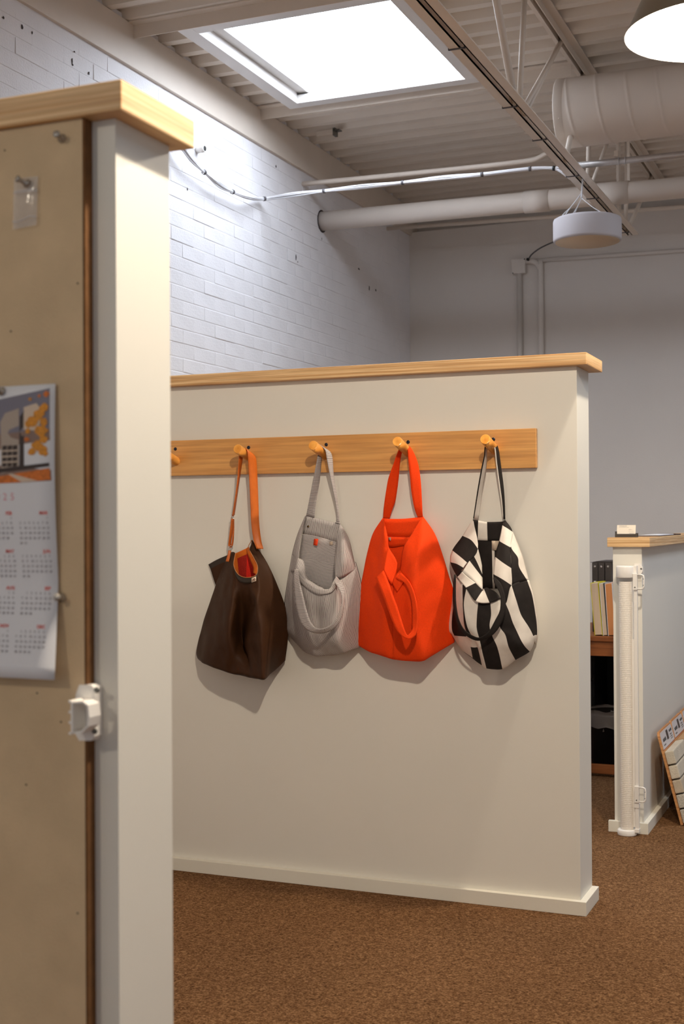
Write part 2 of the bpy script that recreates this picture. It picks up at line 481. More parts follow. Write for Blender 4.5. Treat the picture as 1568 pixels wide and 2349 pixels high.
# ================================================================ PEG RAIL AND BAGS
G={
 'brown_front':[[(-11087,-91,10293),(-11069,-182,10296),(-11032,-260,10298),(-10768,-500,10269),(-10683,-750,9898),(-10502,-880,9687),(-10232,-1010,9559),(-9998,-1060,9546),(-9864,-1040,9576),(-9772,-1000,9641),(-9804,-850,9879),(-10299,-380,10355),(-10303,-280,10528),(-10306,-220,10674),(-10342,-154,10673),(-10411,-77,10672)],[(-11421,-116,9664),(-11390,-231,9669),(-11340,-330,9673),(-10843,-740,9635),(-10578,-1000,9388),(-10435,-1040,9247),(-10272,-1000,9190),(-10069,-1020,9165),(-9874,-1120,9230),(-9740,-1120,9261),(-9622,-1080,9403),(-9720,-620,9699),(-9728,-440,9808),(-9763,-300,9977),(-9810,-210,9974),(-9891,-105,9970)],[(-11650,-133,9069),(-11609,-266,9076),(-11550,-380,9083),(-10899,-920,9004),(-10531,-1220,8825),(-10428,-1140,8679),(-10389,-860,8662),(-10191,-880,8667),(-9746,-1240,8755),(-9565,-1400,8796),(-9498,-1280,8818),(-9453,-880,9024),(-9398,-600,9068),(-9403,-320,9285),(-9453,-224,9280),(-9535,-112,9274)],[(-11954,-140,8261),(-11908,-280,8271),(-11845,-400,8281),(-11058,-1060,8141),(-10537,-1400,8036),(-10471,-1160,7876),(-10546,-640,7833),(-10505,-500,7735),(-10056,-1080,7795),(-9707,-1340,8024),(-9375,-1500,8073),(-9279,-1020,8238),(-9182,-660,8329),(-9104,-320,8481),(-9153,-224,8474),(-9235,-112,8465)],[(-12147,-133,7690),(-12104,-266,7701),(-12044,-380,7712),(-11213,-1080,7676),(-10610,-1420,7607),(-10410,-1280,7573),(-10477,-840,7533),(-10412,-620,7414),(-10092,-1120,7511),(-9705,-1380,7631),(-9342,-1540,7655),(-9240,-1040,7786),(-9154,-660,7728),(-9060,-300,7874),(-9106,-210,7866),(-9184,-105,7856)],[(-12250,-122,7358),(-12212,-245,7369),(-12157,-350,7380),(-11324,-1060,7381),(-10692,-1360,7257),(-10413,-1340,7207),(-10304,-1180,7195),(-10087,-1040,7075),(-9931,-1220,7155),(-9658,-1320,7230),(-9313,-1540,7263),(-9252,-1020,7443),(-9191,-620,7380),(-9081,-280,7497),(-9124,-196,7488),(-9199,-98,7478)],[(-12326,-105,7025),(-12298,-210,7036),(-12251,-300,7046),(-11645,-900,6949),(-10898,-1220,6834),(-10490,-1260,6739),(-10128,-1340,6719),(-9869,-1380,6662),(-9655,-1460,6665),(-9477,-1500,6662),(-9260,-1560,6649),(-9307,-980,6783),(-9296,-540,6881),(-9141,-260,7147),(-9181,-182,7138),(-9253,-91,7127)],[(-12301,-84,6868),(-12285,-168,6877),(-12248,-240,6886),(-11724,-800,6804),(-11018,-1120,6681),(-10549,-1180,6579),(-10180,-1240,6543),(-9895,-1300,6502),(-9680,-1380,6494),(-9502,-1420,6489),(-9269,-1480,6483),(-9363,-900,6578),(-9342,-480,6700),(-9193,-220,6924),(-9227,-154,6916),(-9293,-77,6906)],[(-12309,-70,6885),(-12311,-121,6890),(-12286,-173,6896),(-11847,-576,6795),(-11186,-806,6659),(-10722,-850,6554),(-10359,-893,6515),(-10079,-936,6471),(-9874,-994,6460),(-9700,-1022,6453),(-9473,-1066,6444),(-9485,-648,6563),(-9407,-346,6701),(-9222,-158,6934),(-9248,-111,6929),(-9296,-70,6923)],[(-12314,-60,6958),(-12345,-60,6957),(-12348,-60,6957),(-12101,-115,6813),(-11531,-161,6651),(-11078,-170,6539),(-10726,-179,6495),(-10459,-187,6445),(-10273,-199,6427),(-10107,-204,6417),(-9892,-213,6403),(-9737,-130,6569),(-9539,-69,6739),(-9268,-60,6996),(-9271,-60,6995),(-9300,-60,6994)]],
 'brown_hem':[[(-10672,-770,9898),(-10393,-980,9619),(-10031,-1090,9536),(-9757,-1030,9628),(-9789,-880,9880)],[(-10634,-840,9684),(-10356,-1040,9444),(-10032,-1110,9359),(-9747,-1090,9453),(-9721,-980,9683)]],
 'brown_rim':[(-10741,-520,10264),(-10664,-780,9899),(-10388,-990,9620),(-10026,-1100,9536),(-9752,-1040,9628),(-9784,-890,9880),(-10010,-660,10102),(-10284,-410,10341),(-10401,-300,10470),(-10303,-220,10686)],
 'brown_flap':[[(-11933,-100,9897),(-11607,-110,10057),(-11249,-120,10193),(-10994,-130,10283)],[(-11851,-110,9755),(-11542,-120,9901),(-11221,-130,10022),(-10990,-140,10097)],[(-11756,-120,9498),(-11465,-130,9546),(-11259,-140,9578),(-10987,-150,9670)],[(-11650,-120,9202),(-11399,-130,9250),(-11194,-140,9283),(-10989,-150,9345)]],
 'brown_lining':[[(-10931,-200,10261),(-10865,-200,10276),(-10511,-180,10424),(-10439,-180,10462)],[(-10938,-240,10027),(-10839,-200,10100),(-10503,-180,10233),(-10342,-180,10263)],[(-10929,-260,9674),(-10795,-200,9673),(-10525,-180,9734),(-10149,-180,9737)],[(-10865,-260,9322),(-10764,-200,9320),(-10538,-180,9322),(-10151,-180,9327)]],
 'brown_inhem':[[(-10411,-280,10464),(-10332,-360,10355),(-10030,-620,10095),(-9815,-840,9872),(-9780,-990,9637)],[(-10491,-220,10425),(-10438,-280,10265),(-10233,-450,10008),(-10058,-620,9826),(-10000,-750,9672)]],
 'brown_tag':[[(-9860,-1150,9523),(-9729,-1100,9579)],[(-9853,-1160,9387),(-9718,-1110,9437)]],
 'brown_strap_r':[[(-10381,-660,13576),(-10376,-400,13507)],[(-10234,-680,13503),(-10198,-420,13419)],[(-10215,-660,13313),(-10092,-360,13269)],[(-10227,-580,12921),(-10078,-300,12887)],[(-10213,-500,11899),(-10068,-240,11901)],[(-10211,-450,11216),(-10031,-260,11215)],[(-10153,-420,10696),(-9939,-300,10667)],[(-10038,-440,10410),(-9835,-360,10409)]],
 'brown_strap_l':[[(-10381,-660,13576),(-10376,-400,13507)],[(-10483,-670,13483),(-10500,-430,13427)],[(-10536,-660,13130),(-10527,-440,13166)],[(-10609,-600,12587),(-10643,-400,12593)],[(-10755,-520,11905),(-10786,-340,11908)],[(-10873,-460,11440),(-10887,-300,11440)]],
 'brown_strand_a':[[(-10908,-460,11366),(-10868,-360,11351)],[(-10960,-440,11029),(-10920,-340,10999)],[(-11032,-400,10677),(-10992,-320,10675)],[(-11060,-380,10529),(-11020,-300,10499)],[(-11031,-360,10447),(-10999,-320,10446)]],
 'brown_strand_b':[[(-10937,-340,11366),(-10903,-280,11337)],[(-10930,-320,11028),(-10918,-260,10998)],[(-10958,-320,10675),(-10937,-260,10675)],[(-10982,-340,10529),(-10961,-280,10498)],[(-11015,-340,10446),(-10990,-300,10446)]],
 'brown_tab':[[(-11051,-400,10359),(-10966,-360,10347)],[(-11057,-440,10222),(-10979,-400,10207)],[(-11114,-460,10008),(-11001,-460,9997)]],
 'brown_buckle':(-10886,-400,11425),
 'brown_ring':(-10985,-360,10441),
 'pin_front':[[(-8925,-70,10266),(-8924,-140,10267),(-8900,-200,10269),(-8636,-480,9961),(-8320,-800,9506),(-8017,-960,9315),(-7653,-1060,9180),(-7301,-1060,9185),(-7169,-880,9400),(-7034,-660,9546),(-6794,-260,9982),(-6829,-182,9980),(-6897,-91,9977)],[(-9052,-94,9532),(-9039,-189,9536),(-9005,-270,9540),(-8617,-620,9338),(-8275,-920,9015),(-7941,-1060,8905),(-7665,-1060,8786),(-7327,-1160,8768),(-7078,-1040,8980),(-6945,-720,9087),(-6614,-300,9380),(-6654,-210,9376),(-6727,-105,9370)],[(-9172,-98,8701),(-9157,-196,8707),(-9121,-280,8713),(-8628,-680,8715),(-8243,-960,8522),(-7919,-1040,8441),(-7719,-960,8348),(-7372,-1140,8338),(-7047,-1120,8496),(-6906,-740,8597),(-6560,-280,8760),(-6597,-196,8755),(-6666,-98,8748)],[(-9129,-98,8255),(-9114,-196,8263),(-9078,-280,8269),(-8606,-660,8181),(-8222,-900,8022),(-7881,-980,7975),(-7653,-1040,7924),(-7341,-1140,7910),(-7025,-1140,8010),(-6868,-760,8107),(-6604,-260,8262),(-6639,-182,8256),(-6706,-91,8248)],[(-9112,-87,7809),(-9102,-175,7816),(-9070,-250,7823),(-8567,-600,7739),(-8202,-800,7610),(-7878,-840,7593),(-7631,-940,7578),(-7304,-1000,7562),(-7011,-1060,7638),(-6820,-720,7737),(-6640,-220,7793),(-6670,-154,7787),(-6731,-77,7779)],[(-8723,-77,7373),(-8719,-154,7380),(-8692,-220,7387),(-8397,-450,7267),(-8064,-580,7180),(-7808,-620,7184),(-7553,-660,7205),(-7224,-720,7232),(-6940,-760,7313),(-6780,-500,7395),(-6642,-180,7448),(-6667,-126,7442),(-6722,-63,7435)],[(-8726,-70,7392),(-8738,-111,7395),(-8720,-158,7400),(-8454,-324,7272),(-8137,-418,7181),(-7884,-446,7183),(-7633,-475,7204),(-7310,-518,7228),(-7028,-547,7308),(-6837,-360,7399),(-6662,-130,7462),(-6681,-91,7457),(-6720,-70,7454)],[(-8730,-60,7470),(-8761,-60,7469),(-8765,-60,7469),(-8571,-65,7323),(-8286,-84,7223),(-8041,-89,7222),(-7798,-95,7240),(-7486,-104,7261),(-7211,-109,7339),(-6955,-72,7447),(-6689,-60,7532),(-6693,-60,7532),(-6723,-60,7531)]],
 'pin_back':[[(-8484,-110,11448),(-8196,-110,11376),(-7869,-110,11295),(-7509,-110,11214),(-7322,-110,11169)],[(-8601,-120,10871),(-8247,-120,10823),(-7902,-120,10743),(-7594,-120,10655),(-7321,-120,10602)]],
 'pin_pocket':[[(-8597,-130,10865),(-8242,-130,10817),(-7898,-130,10737),(-7590,-130,10649),(-7317,-130,10596)],[(-8685,-160,10110),(-8277,-140,10080),(-7898,-140,10019),(-7590,-140,9989),(-7385,-140,9991)],[(-8683,-180,9064),(-8279,-150,9068),(-7900,-150,9043),(-7591,-150,9047),(-7352,-150,9176)]],
 'pin_left':[[(-8523,-100,11410),(-8492,-130,11426),(-8463,-140,11442)],[(-8764,-130,10865),(-8639,-280,10866),(-8530,-360,10867)],[(-8915,-190,10300),(-8697,-420,10306),(-8520,-540,10310)],[(-8891,-220,10174),(-8677,-480,10087),(-8523,-620,10123)],[(-8956,-260,9699),(-8712,-560,9712),(-8551,-720,9829)]],
 'pin_gusset':[[(-8523,-620,10136),(-8365,-560,10019),(-8262,-580,9560),(-8071,-420,9368),(-7892,-400,9275)],[(-8541,-740,9839),(-8325,-840,9595),(-8008,-980,9403),(-7648,-1070,9242),(-7494,-1000,9216)]],
 'pin_right':[[(-7333,-140,11157),(-7324,-130,11163),(-7312,-110,11157)],[(-7296,-400,10871),(-7109,-420,10886),(-7024,-180,10743)],[(-7264,-620,10378),(-6986,-680,10441),(-6899,-220,10339)],[(-7240,-760,9979),(-6914,-780,10028),(-6804,-260,10004)],[(-7185,-840,9582),(-7000,-700,9563),(-6745,-260,9812)]],
 'pin_hem':[[(-8532,-760,9840),(-8316,-860,9602),(-7999,-1000,9410),(-7635,-1100,9250),(-7283,-1100,9234),(-7202,-960,9464),(-7150,-860,9599)],[(-8584,-740,9704),(-8349,-880,9410),(-8020,-1030,9210),(-7618,-1140,9062),(-7244,-1140,9105),(-7101,-980,9282),(-7043,-760,9442)]],
 'pin_loop':[[(-8584,-760,9777),(-8429,-820,9780)],[(-8543,-913,9508),(-8289,-1033,9454)],[(-8440,-1082,9021),(-8088,-1242,9035)],[(-8308,-1226,8599),(-7923,-1366,8616)],[(-8148,-1321,8240),(-7758,-1461,8290)],[(-7904,-1416,8030),(-7578,-1546,8118)],[(-7626,-1478,7936),(-7422,-1598,8066)],[(-7322,-1488,7933),(-7269,-1608,8077)],[(-7039,-1456,8035),(-7089,-1566,8163)],[(-6834,-1391,8277),(-6894,-1481,8373)],[(-6749,-1276,8634),(-6768,-1386,8762)],[(-6755,-1162,8992),(-6811,-1262,9057)],[(-6822,-1043,9289),(-6968,-1153,9262)],[(-6980,-910,9465),(-7156,-1020,9452)]],
 'pin_strap_l':[[(-7767,-660,13598),(-7737,-380,13508)],[(-7813,-660,13397),(-7775,-420,13329)],[(-7845,-620,13243),(-7805,-400,13252)],[(-8085,-460,12472),(-7941,-280,12475)],[(-8289,-320,11849),(-8094,-200,11849)],[(-8454,-160,11435),(-8195,-120,11376)]],
 'pin_strap_r':[[(-7767,-660,13598),(-7737,-380,13508)],[(-7649,-660,13510),(-7626,-400,13451)],[(-7582,-620,13392),(-7525,-360,13357)],[(-7557,-580,13145),(-7477,-340,13153)],[(-7504,-460,12618),(-7457,-300,12622)],[(-7432,-320,11996),(-7379,-220,11997)],[(-7402,-220,11558),(-7351,-180,11558)],[(-7436,-160,11277),(-7340,-130,11245)],[(-7501,-130,11208),(-7318,-120,11176)]],
 'pin_tag':[[(-8193,-150,10719),(-8024,-220,10713)],[(-8200,-190,10524),(-8042,-260,10506)]],
 'pin_tag2':[[(-7667,-150,10633),(-7556,-170,10634)],[(-7673,-160,10539),(-7562,-180,10524)]],
 'pin_snap':(-8388,-150,11105),
 'red_left':[[(-5913,-60,11344),(-5936,-77,11344),(-5926,-110,11344),(-5888,-160,11320),(-5853,-200,11283),(-5833,-230,11246)],[(-6218,-63,10873),(-6223,-126,10874),(-6205,-180,10874),(-5906,-410,10801),(-5705,-580,10802),(-5586,-600,10772)],[(-6393,-88,10279),(-6388,-175,10281),(-6362,-250,10283),(-5956,-540,10261),(-5662,-760,10357),(-5506,-750,10476)],[(-6506,-101,9729),(-6495,-203,9732),(-6464,-290,9736),(-5979,-640,9663),(-5528,-980,9799),(-5205,-860,9990)],[(-6623,-109,9086),(-6609,-217,9092),(-6575,-310,9097),(-5991,-720,9007),(-5504,-1070,9153),(-5248,-1080,9157)],[(-6730,-101,8196),(-6719,-203,8204),(-6687,-290,8211),(-6068,-740,8259),(-5538,-1120,8299),(-5224,-1160,8309)],[(-6788,-84,7551),(-6783,-168,7558),(-6757,-240,7565),(-6258,-560,7413),(-5668,-920,7331),(-5298,-980,7252)],[(-6793,-70,7568),(-6802,-121,7572),(-6785,-173,7577),(-6320,-403,7414),(-5767,-662,7321),(-5401,-706,7239)],[(-6797,-60,7643),(-6827,-60,7643),(-6830,-60,7642),(-6447,-81,7457),(-5970,-132,7340),(-5611,-141,7253)]],
 'red_right':[[(-4642,-200,11350),(-4640,-180,11359),(-4640,-160,11365),(-4644,-130,11377),(-4645,-110,11386),(-4660,-77,11386),(-4694,-60,11387)],[(-4870,-550,10830),(-4737,-640,10802),(-4497,-700,10802),(-4341,-520,10800),(-4255,-220,10861),(-4280,-154,10861),(-4334,-77,10860)],[(-5046,-750,10447),(-4797,-920,10334),(-4468,-1040,10337),(-4205,-700,10272),(-4013,-280,10262),(-4044,-196,10260),(-4105,-98,10257)],[(-5114,-860,9828),(-4829,-1060,9749),(-4485,-1240,9759),(-4168,-820,9747),(-3815,-300,9612),(-3848,-210,9608),(-3910,-105,9603)],[(-5248,-1080,9157),(-4906,-1160,9108),(-4530,-1300,9063),(-4222,-900,9046),(-3679,-300,9082),(-3712,-210,9076),(-3774,-105,9070)],[(-5224,-1160,8309),(-4928,-1200,8290),(-4543,-1280,8276),(-4284,-960,8259),(-3690,-280,8430),(-3721,-196,8424),(-3780,-98,8415)],[(-5298,-980,7252),(-4903,-1030,7226),(-4396,-1060,7235),(-4162,-840,7368),(-3699,-220,7686),(-3724,-154,7679),(-3777,-77,7671)],[(-5401,-706,7239),(-5008,-742,7212),(-4499,-763,7220),(-4242,-605,7361),(-3719,-158,7698),(-3738,-111,7693),(-3779,-70,7688)],[(-5611,-141,7253),(-5223,-148,7222),(-4712,-153,7227),(-4406,-121,7384),(-3750,-60,7762),(-3754,-60,7762),(-3782,-60,7762)]],
 'red_back':[[(-5913,-110,11350),(-5693,-110,11321),(-5258,-110,11321),(-4826,-110,11358),(-4645,-110,11386)],[(-5855,-120,10788),(-5628,-120,10782),(-5338,-120,10772),(-5082,-120,10772),(-4795,-120,10796)]],
 'red_facing':[[(-5812,-130,10782),(-5624,-130,10776),(-5335,-130,10766),(-5078,-130,10766)],[(-5756,-130,10470),(-5594,-130,10458),(-5336,-130,10501),(-5080,-130,10525)]],
 'red_inner':[[(-5799,-100,10493),(-5605,-100,10479),(-5347,-100,10509),(-5091,-100,10540)],[(-5701,-120,9585),(-5604,-120,9586),(-5346,-120,9589),(-5122,-120,9591)]],
 'red_hem':[[(-5510,-790,10471),(-5343,-840,10241),(-5180,-900,10012)],[(-5523,-900,10242),(-5367,-960,9948),(-5187,-980,9773)],[(-5543,-1080,9797),(-5404,-1120,9555),(-5279,-1120,9379)]],
 'red_hem2':[[(-5089,-920,9807),(-5173,-1020,9656),(-5270,-1100,9423)],[(-4869,-1080,9632),(-4942,-1140,9399),(-5093,-1160,9163)]],
 'red_loop':[[(-5783,-1120,9565),(-5528,-1120,9795)],[(-5603,-1301,9369),(-5312,-1281,9460)],[(-5443,-1438,9114),(-5161,-1438,9206)],[(-5241,-1565,8716),(-4945,-1565,8780)],[(-5052,-1660,8349),(-4791,-1640,8412)],[(-4863,-1718,8041),(-4691,-1698,8173)],[(-4645,-1748,7896),(-4594,-1718,7982)],[(-4462,-1728,7874),(-4533,-1698,7996)],[(-4329,-1688,7995),(-4456,-1638,8132)],[(-4296,-1630,8279),(-4476,-1560,8356)],[(-4325,-1565,8735),(-4499,-1505,8728)],[(-4443,-1458,9131),(-4603,-1398,9125)],[(-4666,-1301,9498),(-4820,-1261,9436)],[(-4993,-1080,9734),(-5159,-1100,9571)]],
 'red_strap_l':[[(-5114,-680,13563),(-5065,-380,13488)],[(-5177,-660,13408),(-5173,-420,13351)],[(-5298,-620,13160),(-5235,-400,13168)],[(-5416,-580,12895),(-5283,-380,12870)],[(-5579,-520,12541),(-5333,-320,12542)],[(-5678,-460,12184),(-5398,-280,12183)],[(-5757,-400,11855),(-5473,-240,11854)],[(-5822,-320,11585),(-5593,-200,11584)],[(-5885,-200,11350),(-5698,-140,11336)]],
 'red_strap_r':[[(-5114,-680,13563),(-5065,-380,13488)],[(-4996,-660,13492),(-4963,-400,13475)],[(-4932,-620,13359),(-4844,-380,13309)],[(-4926,-580,13093),(-4759,-340,13099)],[(-4923,-540,12886),(-4695,-320,12859)],[(-4909,-480,12530),(-4650,-300,12530)],[(-4901,-420,12173),(-4628,-280,12172)],[(-4853,-340,11725),(-4620,-240,11724)],[(-4820,-260,11516),(-4626,-200,11515)],[(-4786,-180,11366),(-4638,-130,11380)]],
 'red_tag':[[(-5736,-160,10761),(-5637,-200,10762)],[(-5713,-180,10671),(-5637,-220,10659)]],
 'zeb_back':[[(-3092,-100,11288),(-2928,-100,11255),(-2659,-100,11209),(-2203,-100,11219),(-2119,-100,11263)],[(-3052,-110,10974),(-2937,-110,10957),(-2652,-110,10941),(-2225,-110,10939),(-2118,-110,10955)],[(-3011,-110,10672),(-2945,-110,10672),(-2644,-110,10663),(-2253,-110,10663),(-2120,-110,10672)]],
 'zeb_inner':[[(-3001,-90,10678),(-2525,-90,10672),(-2444,-90,10672),(-2119,-90,10672)],[(-2953,-100,10039),(-2511,-100,10042),(-2439,-100,10042),(-2121,-100,10044)],[(-2870,-120,9249),(-2494,-120,9255),(-2429,-120,9256),(-2250,-120,9258)]],
 'zeb_label':[[(-2517,-130,10654),(-2286,-130,10654)],[(-2497,-140,10396),(-2383,-140,10374)]],
 'zeb_band':[[(-3123,-110,11231),(-3087,-140,11243),(-3064,-150,11250)],[(-3376,-210,10801),(-3054,-400,10677),(-2811,-550,10435)],[(-3665,-300,10374),(-3330,-580,10192),(-3075,-760,10033)],[(-3689,-400,10027),(-3427,-640,9989),(-3168,-840,9888)],[(-3359,-780,9613),(-3267,-840,9685),(-3189,-880,9765)],[(-3013,-1080,9319),(-2883,-1040,9387),(-2760,-980,9454)],[(-2681,-1240,8948),(-2609,-1160,9089),(-2544,-1020,9237)],[(-2268,-1240,8909),(-2370,-1160,9093),(-2505,-1000,9298)],[(-1953,-1180,9034),(-2127,-1120,9217),(-2409,-1020,9331)]],
 'zeb_gusset':[[(-2814,-540,10435),(-2778,-460,10207),(-2745,-380,9939)],[(-2919,-640,10236),(-2831,-560,10022),(-2708,-480,9682)],[(-3016,-720,10088),(-2873,-640,9868),(-2678,-560,9586)],[(-3183,-880,9765),(-2911,-840,9533),(-2549,-980,9259)]],
 'zeb_right':[[(-2179,-140,11175),(-2136,-130,11219),(-2103,-110,11256)],[(-2158,-240,11106),(-2000,-300,11018),(-1879,-170,10914)],[(-2182,-500,10653),(-1988,-620,10562),(-1826,-600,10469)],[(-2241,-720,10201),(-1967,-880,10037),(-1717,-920,9887)],[(-2244,-920,9713),(-1946,-1080,9585),(-1686,-1000,9401)],[(-2185,-1020,9487),(-1916,-1140,9252),(-1829,-1100,8885)]],
 'zeb_side':[[(-1883,-190,10917),(-1880,-180,10917),(-1881,-140,10910)],[(-1829,-600,10469),(-1821,-570,10493),(-1763,-190,10673)],[(-1748,-800,10190),(-1605,-640,10186),(-1580,-230,10238)],[(-1717,-920,9887),(-1544,-720,9912),(-1470,-260,9866)],[(-1686,-1000,9401),(-1357,-580,9540),(-1371,-260,9488)]],
 'zeb_front':[[(-3628,-140,9670),(-3614,-280,9675),(-3578,-400,9680),(-3530,-500,9662),(-3446,-640,9596),(-3175,-880,9407),(-3019,-1020,9291),(-2631,-1140,8958),(-2269,-1160,8935),(-1970,-1120,9051),(-1829,-1100,8885),(-1686,-1000,9401),(-1357,-580,9540),(-1371,-260,9488),(-1394,-182,9485),(-1446,-91,9480)],[(-3718,-119,8791),(-3710,-238,8798),(-3680,-340,8805),(-3579,-520,8817),(-3397,-780,8805),(-3126,-1000,8824),(-3075,-1080,8829),(-2660,-1160,8565),(-2235,-1220,8579),(-1976,-1220,8645),(-1722,-1120,8644),(-1569,-980,9005),(-1223,-500,9076),(-1259,-240,8999),(-1281,-168,8995),(-1331,-84,8989)],[(-3851,-105,8053),(-3847,-210,8061),(-3821,-300,8069),(-3643,-460,8118),(-3232,-880,8223),(-3066,-1080,8242),(-2967,-1160,8250),(-2673,-1180,8198),(-2264,-1260,8245),(-1980,-1240,8251),(-1615,-1060,8277),(-1463,-860,8571),(-1158,-400,8547),(-1189,-220,8503),(-1208,-154,8498),(-1257,-77,8492)],[(-3731,-98,7880),(-3729,-196,7888),(-3706,-280,7896),(-3584,-420,7879),(-3079,-860,7899),(-2958,-1020,7931),(-2843,-1100,7941),(-2601,-1180,7893),(-2196,-1220,7954),(-1829,-1200,8008),(-1483,-980,7939),(-1288,-700,8227),(-1135,-340,8173),(-1153,-220,8132),(-1173,-154,8127),(-1221,-77,8120)],[(-3585,-91,7661),(-3586,-182,7669),(-3564,-260,7676),(-3467,-380,7642),(-2982,-760,7597),(-2828,-860,7596),(-2717,-940,7606),(-2554,-1060,7546),(-2081,-1100,7626),(-1758,-1060,7632),(-1375,-860,7687),(-1190,-540,7941),(-1147,-300,7953),(-1160,-200,7945),(-1178,-140,7939),(-1224,-70,7932)],[(-3441,-77,7451),(-3447,-154,7458),(-3429,-220,7464),(-3338,-300,7411),(-2993,-520,7256),(-2835,-560,7162),(-2688,-620,7095),(-2524,-740,7027),(-2054,-760,7031),(-1688,-700,7279),(-1308,-560,7509),(-1196,-400,7775),(-1200,-260,7732),(-1205,-180,7700),(-1221,-126,7695),(-1266,-63,7688)],[(-3443,-70,7469),(-3460,-111,7472),(-3448,-158,7477),(-3364,-216,7422),(-3037,-374,7259),(-2882,-403,7163),(-2739,-446,7094),(-2585,-533,7022),(-2114,-547,7025),(-1741,-504,7276),(-1348,-403,7511),(-1224,-288,7783),(-1218,-187,7744),(-1217,-130,7714),(-1230,-91,7710),(-1264,-70,7707)],[(-3446,-60,7548),(-3476,-60,7547),(-3479,-60,7547),(-3413,-60,7485),(-3128,-75,7305),(-2979,-81,7207),(-2845,-89,7133),(-2710,-107,7051),(-2237,-109,7053),(-1850,-101,7310),(-1431,-81,7557),(-1282,-60,7840),(-1250,-60,7809),(-1234,-60,7785),(-1238,-60,7785),(-1266,-60,7784)]],
 'zeb_loop':[[(-3460,-780,9687),(-3398,-820,9614)],[(-3449,-936,9219),(-3352,-1016,9224)],[(-3396,-1069,8730),(-3286,-1169,8738)],[(-3276,-1200,8369),(-3157,-1300,8410)],[(-3099,-1305,8104),(-2997,-1405,8170)],[(-2852,-1384,7933),(-2788,-1464,8027)],[(-2582,-1436,7848),(-2548,-1496,7936)],[(-2322,-1460,7909),(-2366,-1520,7995)],[(-2096,-1476,8038),(-2203,-1516,8145)],[(-1900,-1444,8299),(-2053,-1484,8419)],[(-1777,-1395,8661),(-1925,-1435,8691)],[(-1768,-1340,8961),(-1894,-1370,8960)],[(-1842,-1269,9229),(-1965,-1279,9197)],[(-1948,-1166,9451),(-2144,-1166,9464)],[(-2166,-1030,9626),(-2226,-1030,9610)]],
 'zeb_strap_l':[[(-2478,-680,13635),(-2464,-620,13613),(-2379,-380,13499)],[(-2541,-670,13389),(-2543,-620,13372),(-2528,-440,13338)],[(-2596,-600,13113),(-2579,-580,13113),(-2558,-400,13121)],[(-2716,-500,12713),(-2690,-490,12713),(-2617,-340,12717)],[(-2870,-380,12091),(-2844,-370,12091),(-2765,-240,12093)],[(-3067,-160,11313),(-3041,-150,11306),(-2922,-120,11268)]],
 'zeb_strap_r':[[(-2478,-680,13635),(-2464,-620,13613),(-2379,-380,13499)],[(-2340,-660,13523),(-2336,-620,13516),(-2296,-400,13443)],[(-2273,-620,13337),(-2259,-600,13338),(-2234,-360,13349)],[(-2258,-480,12860),(-2242,-470,12860),(-2180,-300,12865)],[(-2216,-360,12238),(-2193,-350,12238),(-2123,-220,12240)],[(-2187,-260,11770),(-2160,-250,11770),(-2102,-180,11770)],[(-2178,-140,11301),(-2159,-130,11294),(-2106,-110,11275)]],
 'pegs':[((-1.304,-0.02,1.3237),(-1.3038,-0.097,1.3454)),((-1.0402,-0.02,1.3311),(-1.0404,-0.103,1.3544)),((-0.7788,-0.02,1.3299),(-0.7788,-0.115,1.3571)),((-0.5063,-0.02,1.3307),(-0.5063,-0.121,1.3604)),((-0.2386,-0.02,1.3312),(-0.2387,-0.122,1.3584))],
 'rail_screws':[(-1.307,-0.02,1.3633),(-1.0416,-0.02,1.3608),(-0.7742,-0.02,1.362),(-0.5066,-0.02,1.3621),(-0.2424,-0.02,1.3619)],
}

RAIL = thing('peg_rail', 'long amber plywood peg rail with round wooden pegs on the cream partition', 'coat rack', (-.9, -.01, 1.276))
B().box(-1.80, -.116, -.020, -.0005, 1.2765, 1.3905, .0012).build('board', RAILWOOD, RAIL)
for bs, tp in G['pegs'] + [((-1.57, -.02, 1.3305), (-1.57, -.11, 1.3560))]:
    v0, v1 = Vector(bs), Vector(tp); d = (v1 - v0).normalized(); L = (v1 - v0).length
    B().lathe(v0 - d * .004, [(0, 0), (.0135, 0), (.0138, .004), (.0145, L * .6), (.0147, L - .002), (.0147, L - .002), (.0136, L), (.0136, L), (0, L + .0002)], 24, axis=d).build('peg', PEGWOOD, RAIL)
for p in G['rail_screws']:
    B().lathe((p[0], -.0198, p[2]), [(0, .0018), (.003, .002), (.0054, .0012), (.0056, 0), (0, -.002)], 16, axis=(0, -1, 0)).build('screw', DARKSCREW, RAIL)

# fabrics
BROWN = M('brown_waxed_canvas', (60, 36, 20), .52, vary=((18, 18, 18), .10), bump=(900, .0003), spec=.12)
BROWNHEM = M('olive_brown_hem', (44, 33, 21), .55, bump=(900, .0003))
LEATHER = M('orange_leather', (206, 104, 30), .45, vary=((40, 40, 40), .08), bump=(300, .0004), spec=.45)
TANEDGE = M('tan_piping', (176, 116, 72), .6)
OLIN = M('orange_lining', (226, 112, 24), .8, vary=((60, 60, 60), .06))
RLIN = M('dark_red_mesh', (176, 34, 20), .8, vary=((500, 500, 500), .35))
RLIN2 = M('bright_red_mesh', (236, 40, 20), .75, vary=((500, 500, 500), .2))
PIN_V = stripe_mat('pinstripe_upright', (214, 207, 203), (98, 90, 91), 0, .0034, .55)
PIN_H = stripe_mat('pinstripe_across', (214, 207, 203), (98, 90, 91), 1, .0036, .55)
REDC = M('orange_red_canvas', (240, 66, 7), .8, vary=((300, 300, 300), .06), bump=(700, .0004), spec=.2)
ZW = M('off_white_canvas', (228, 220, 210), .8, vary=((60, 60, 60), .03), bump=(900, .0003), spec=.2)
ZB = M('black_canvas', (34, 29, 27), .8, vary=((60, 60, 60), .15), bump=(900, .0003), spec=.25)
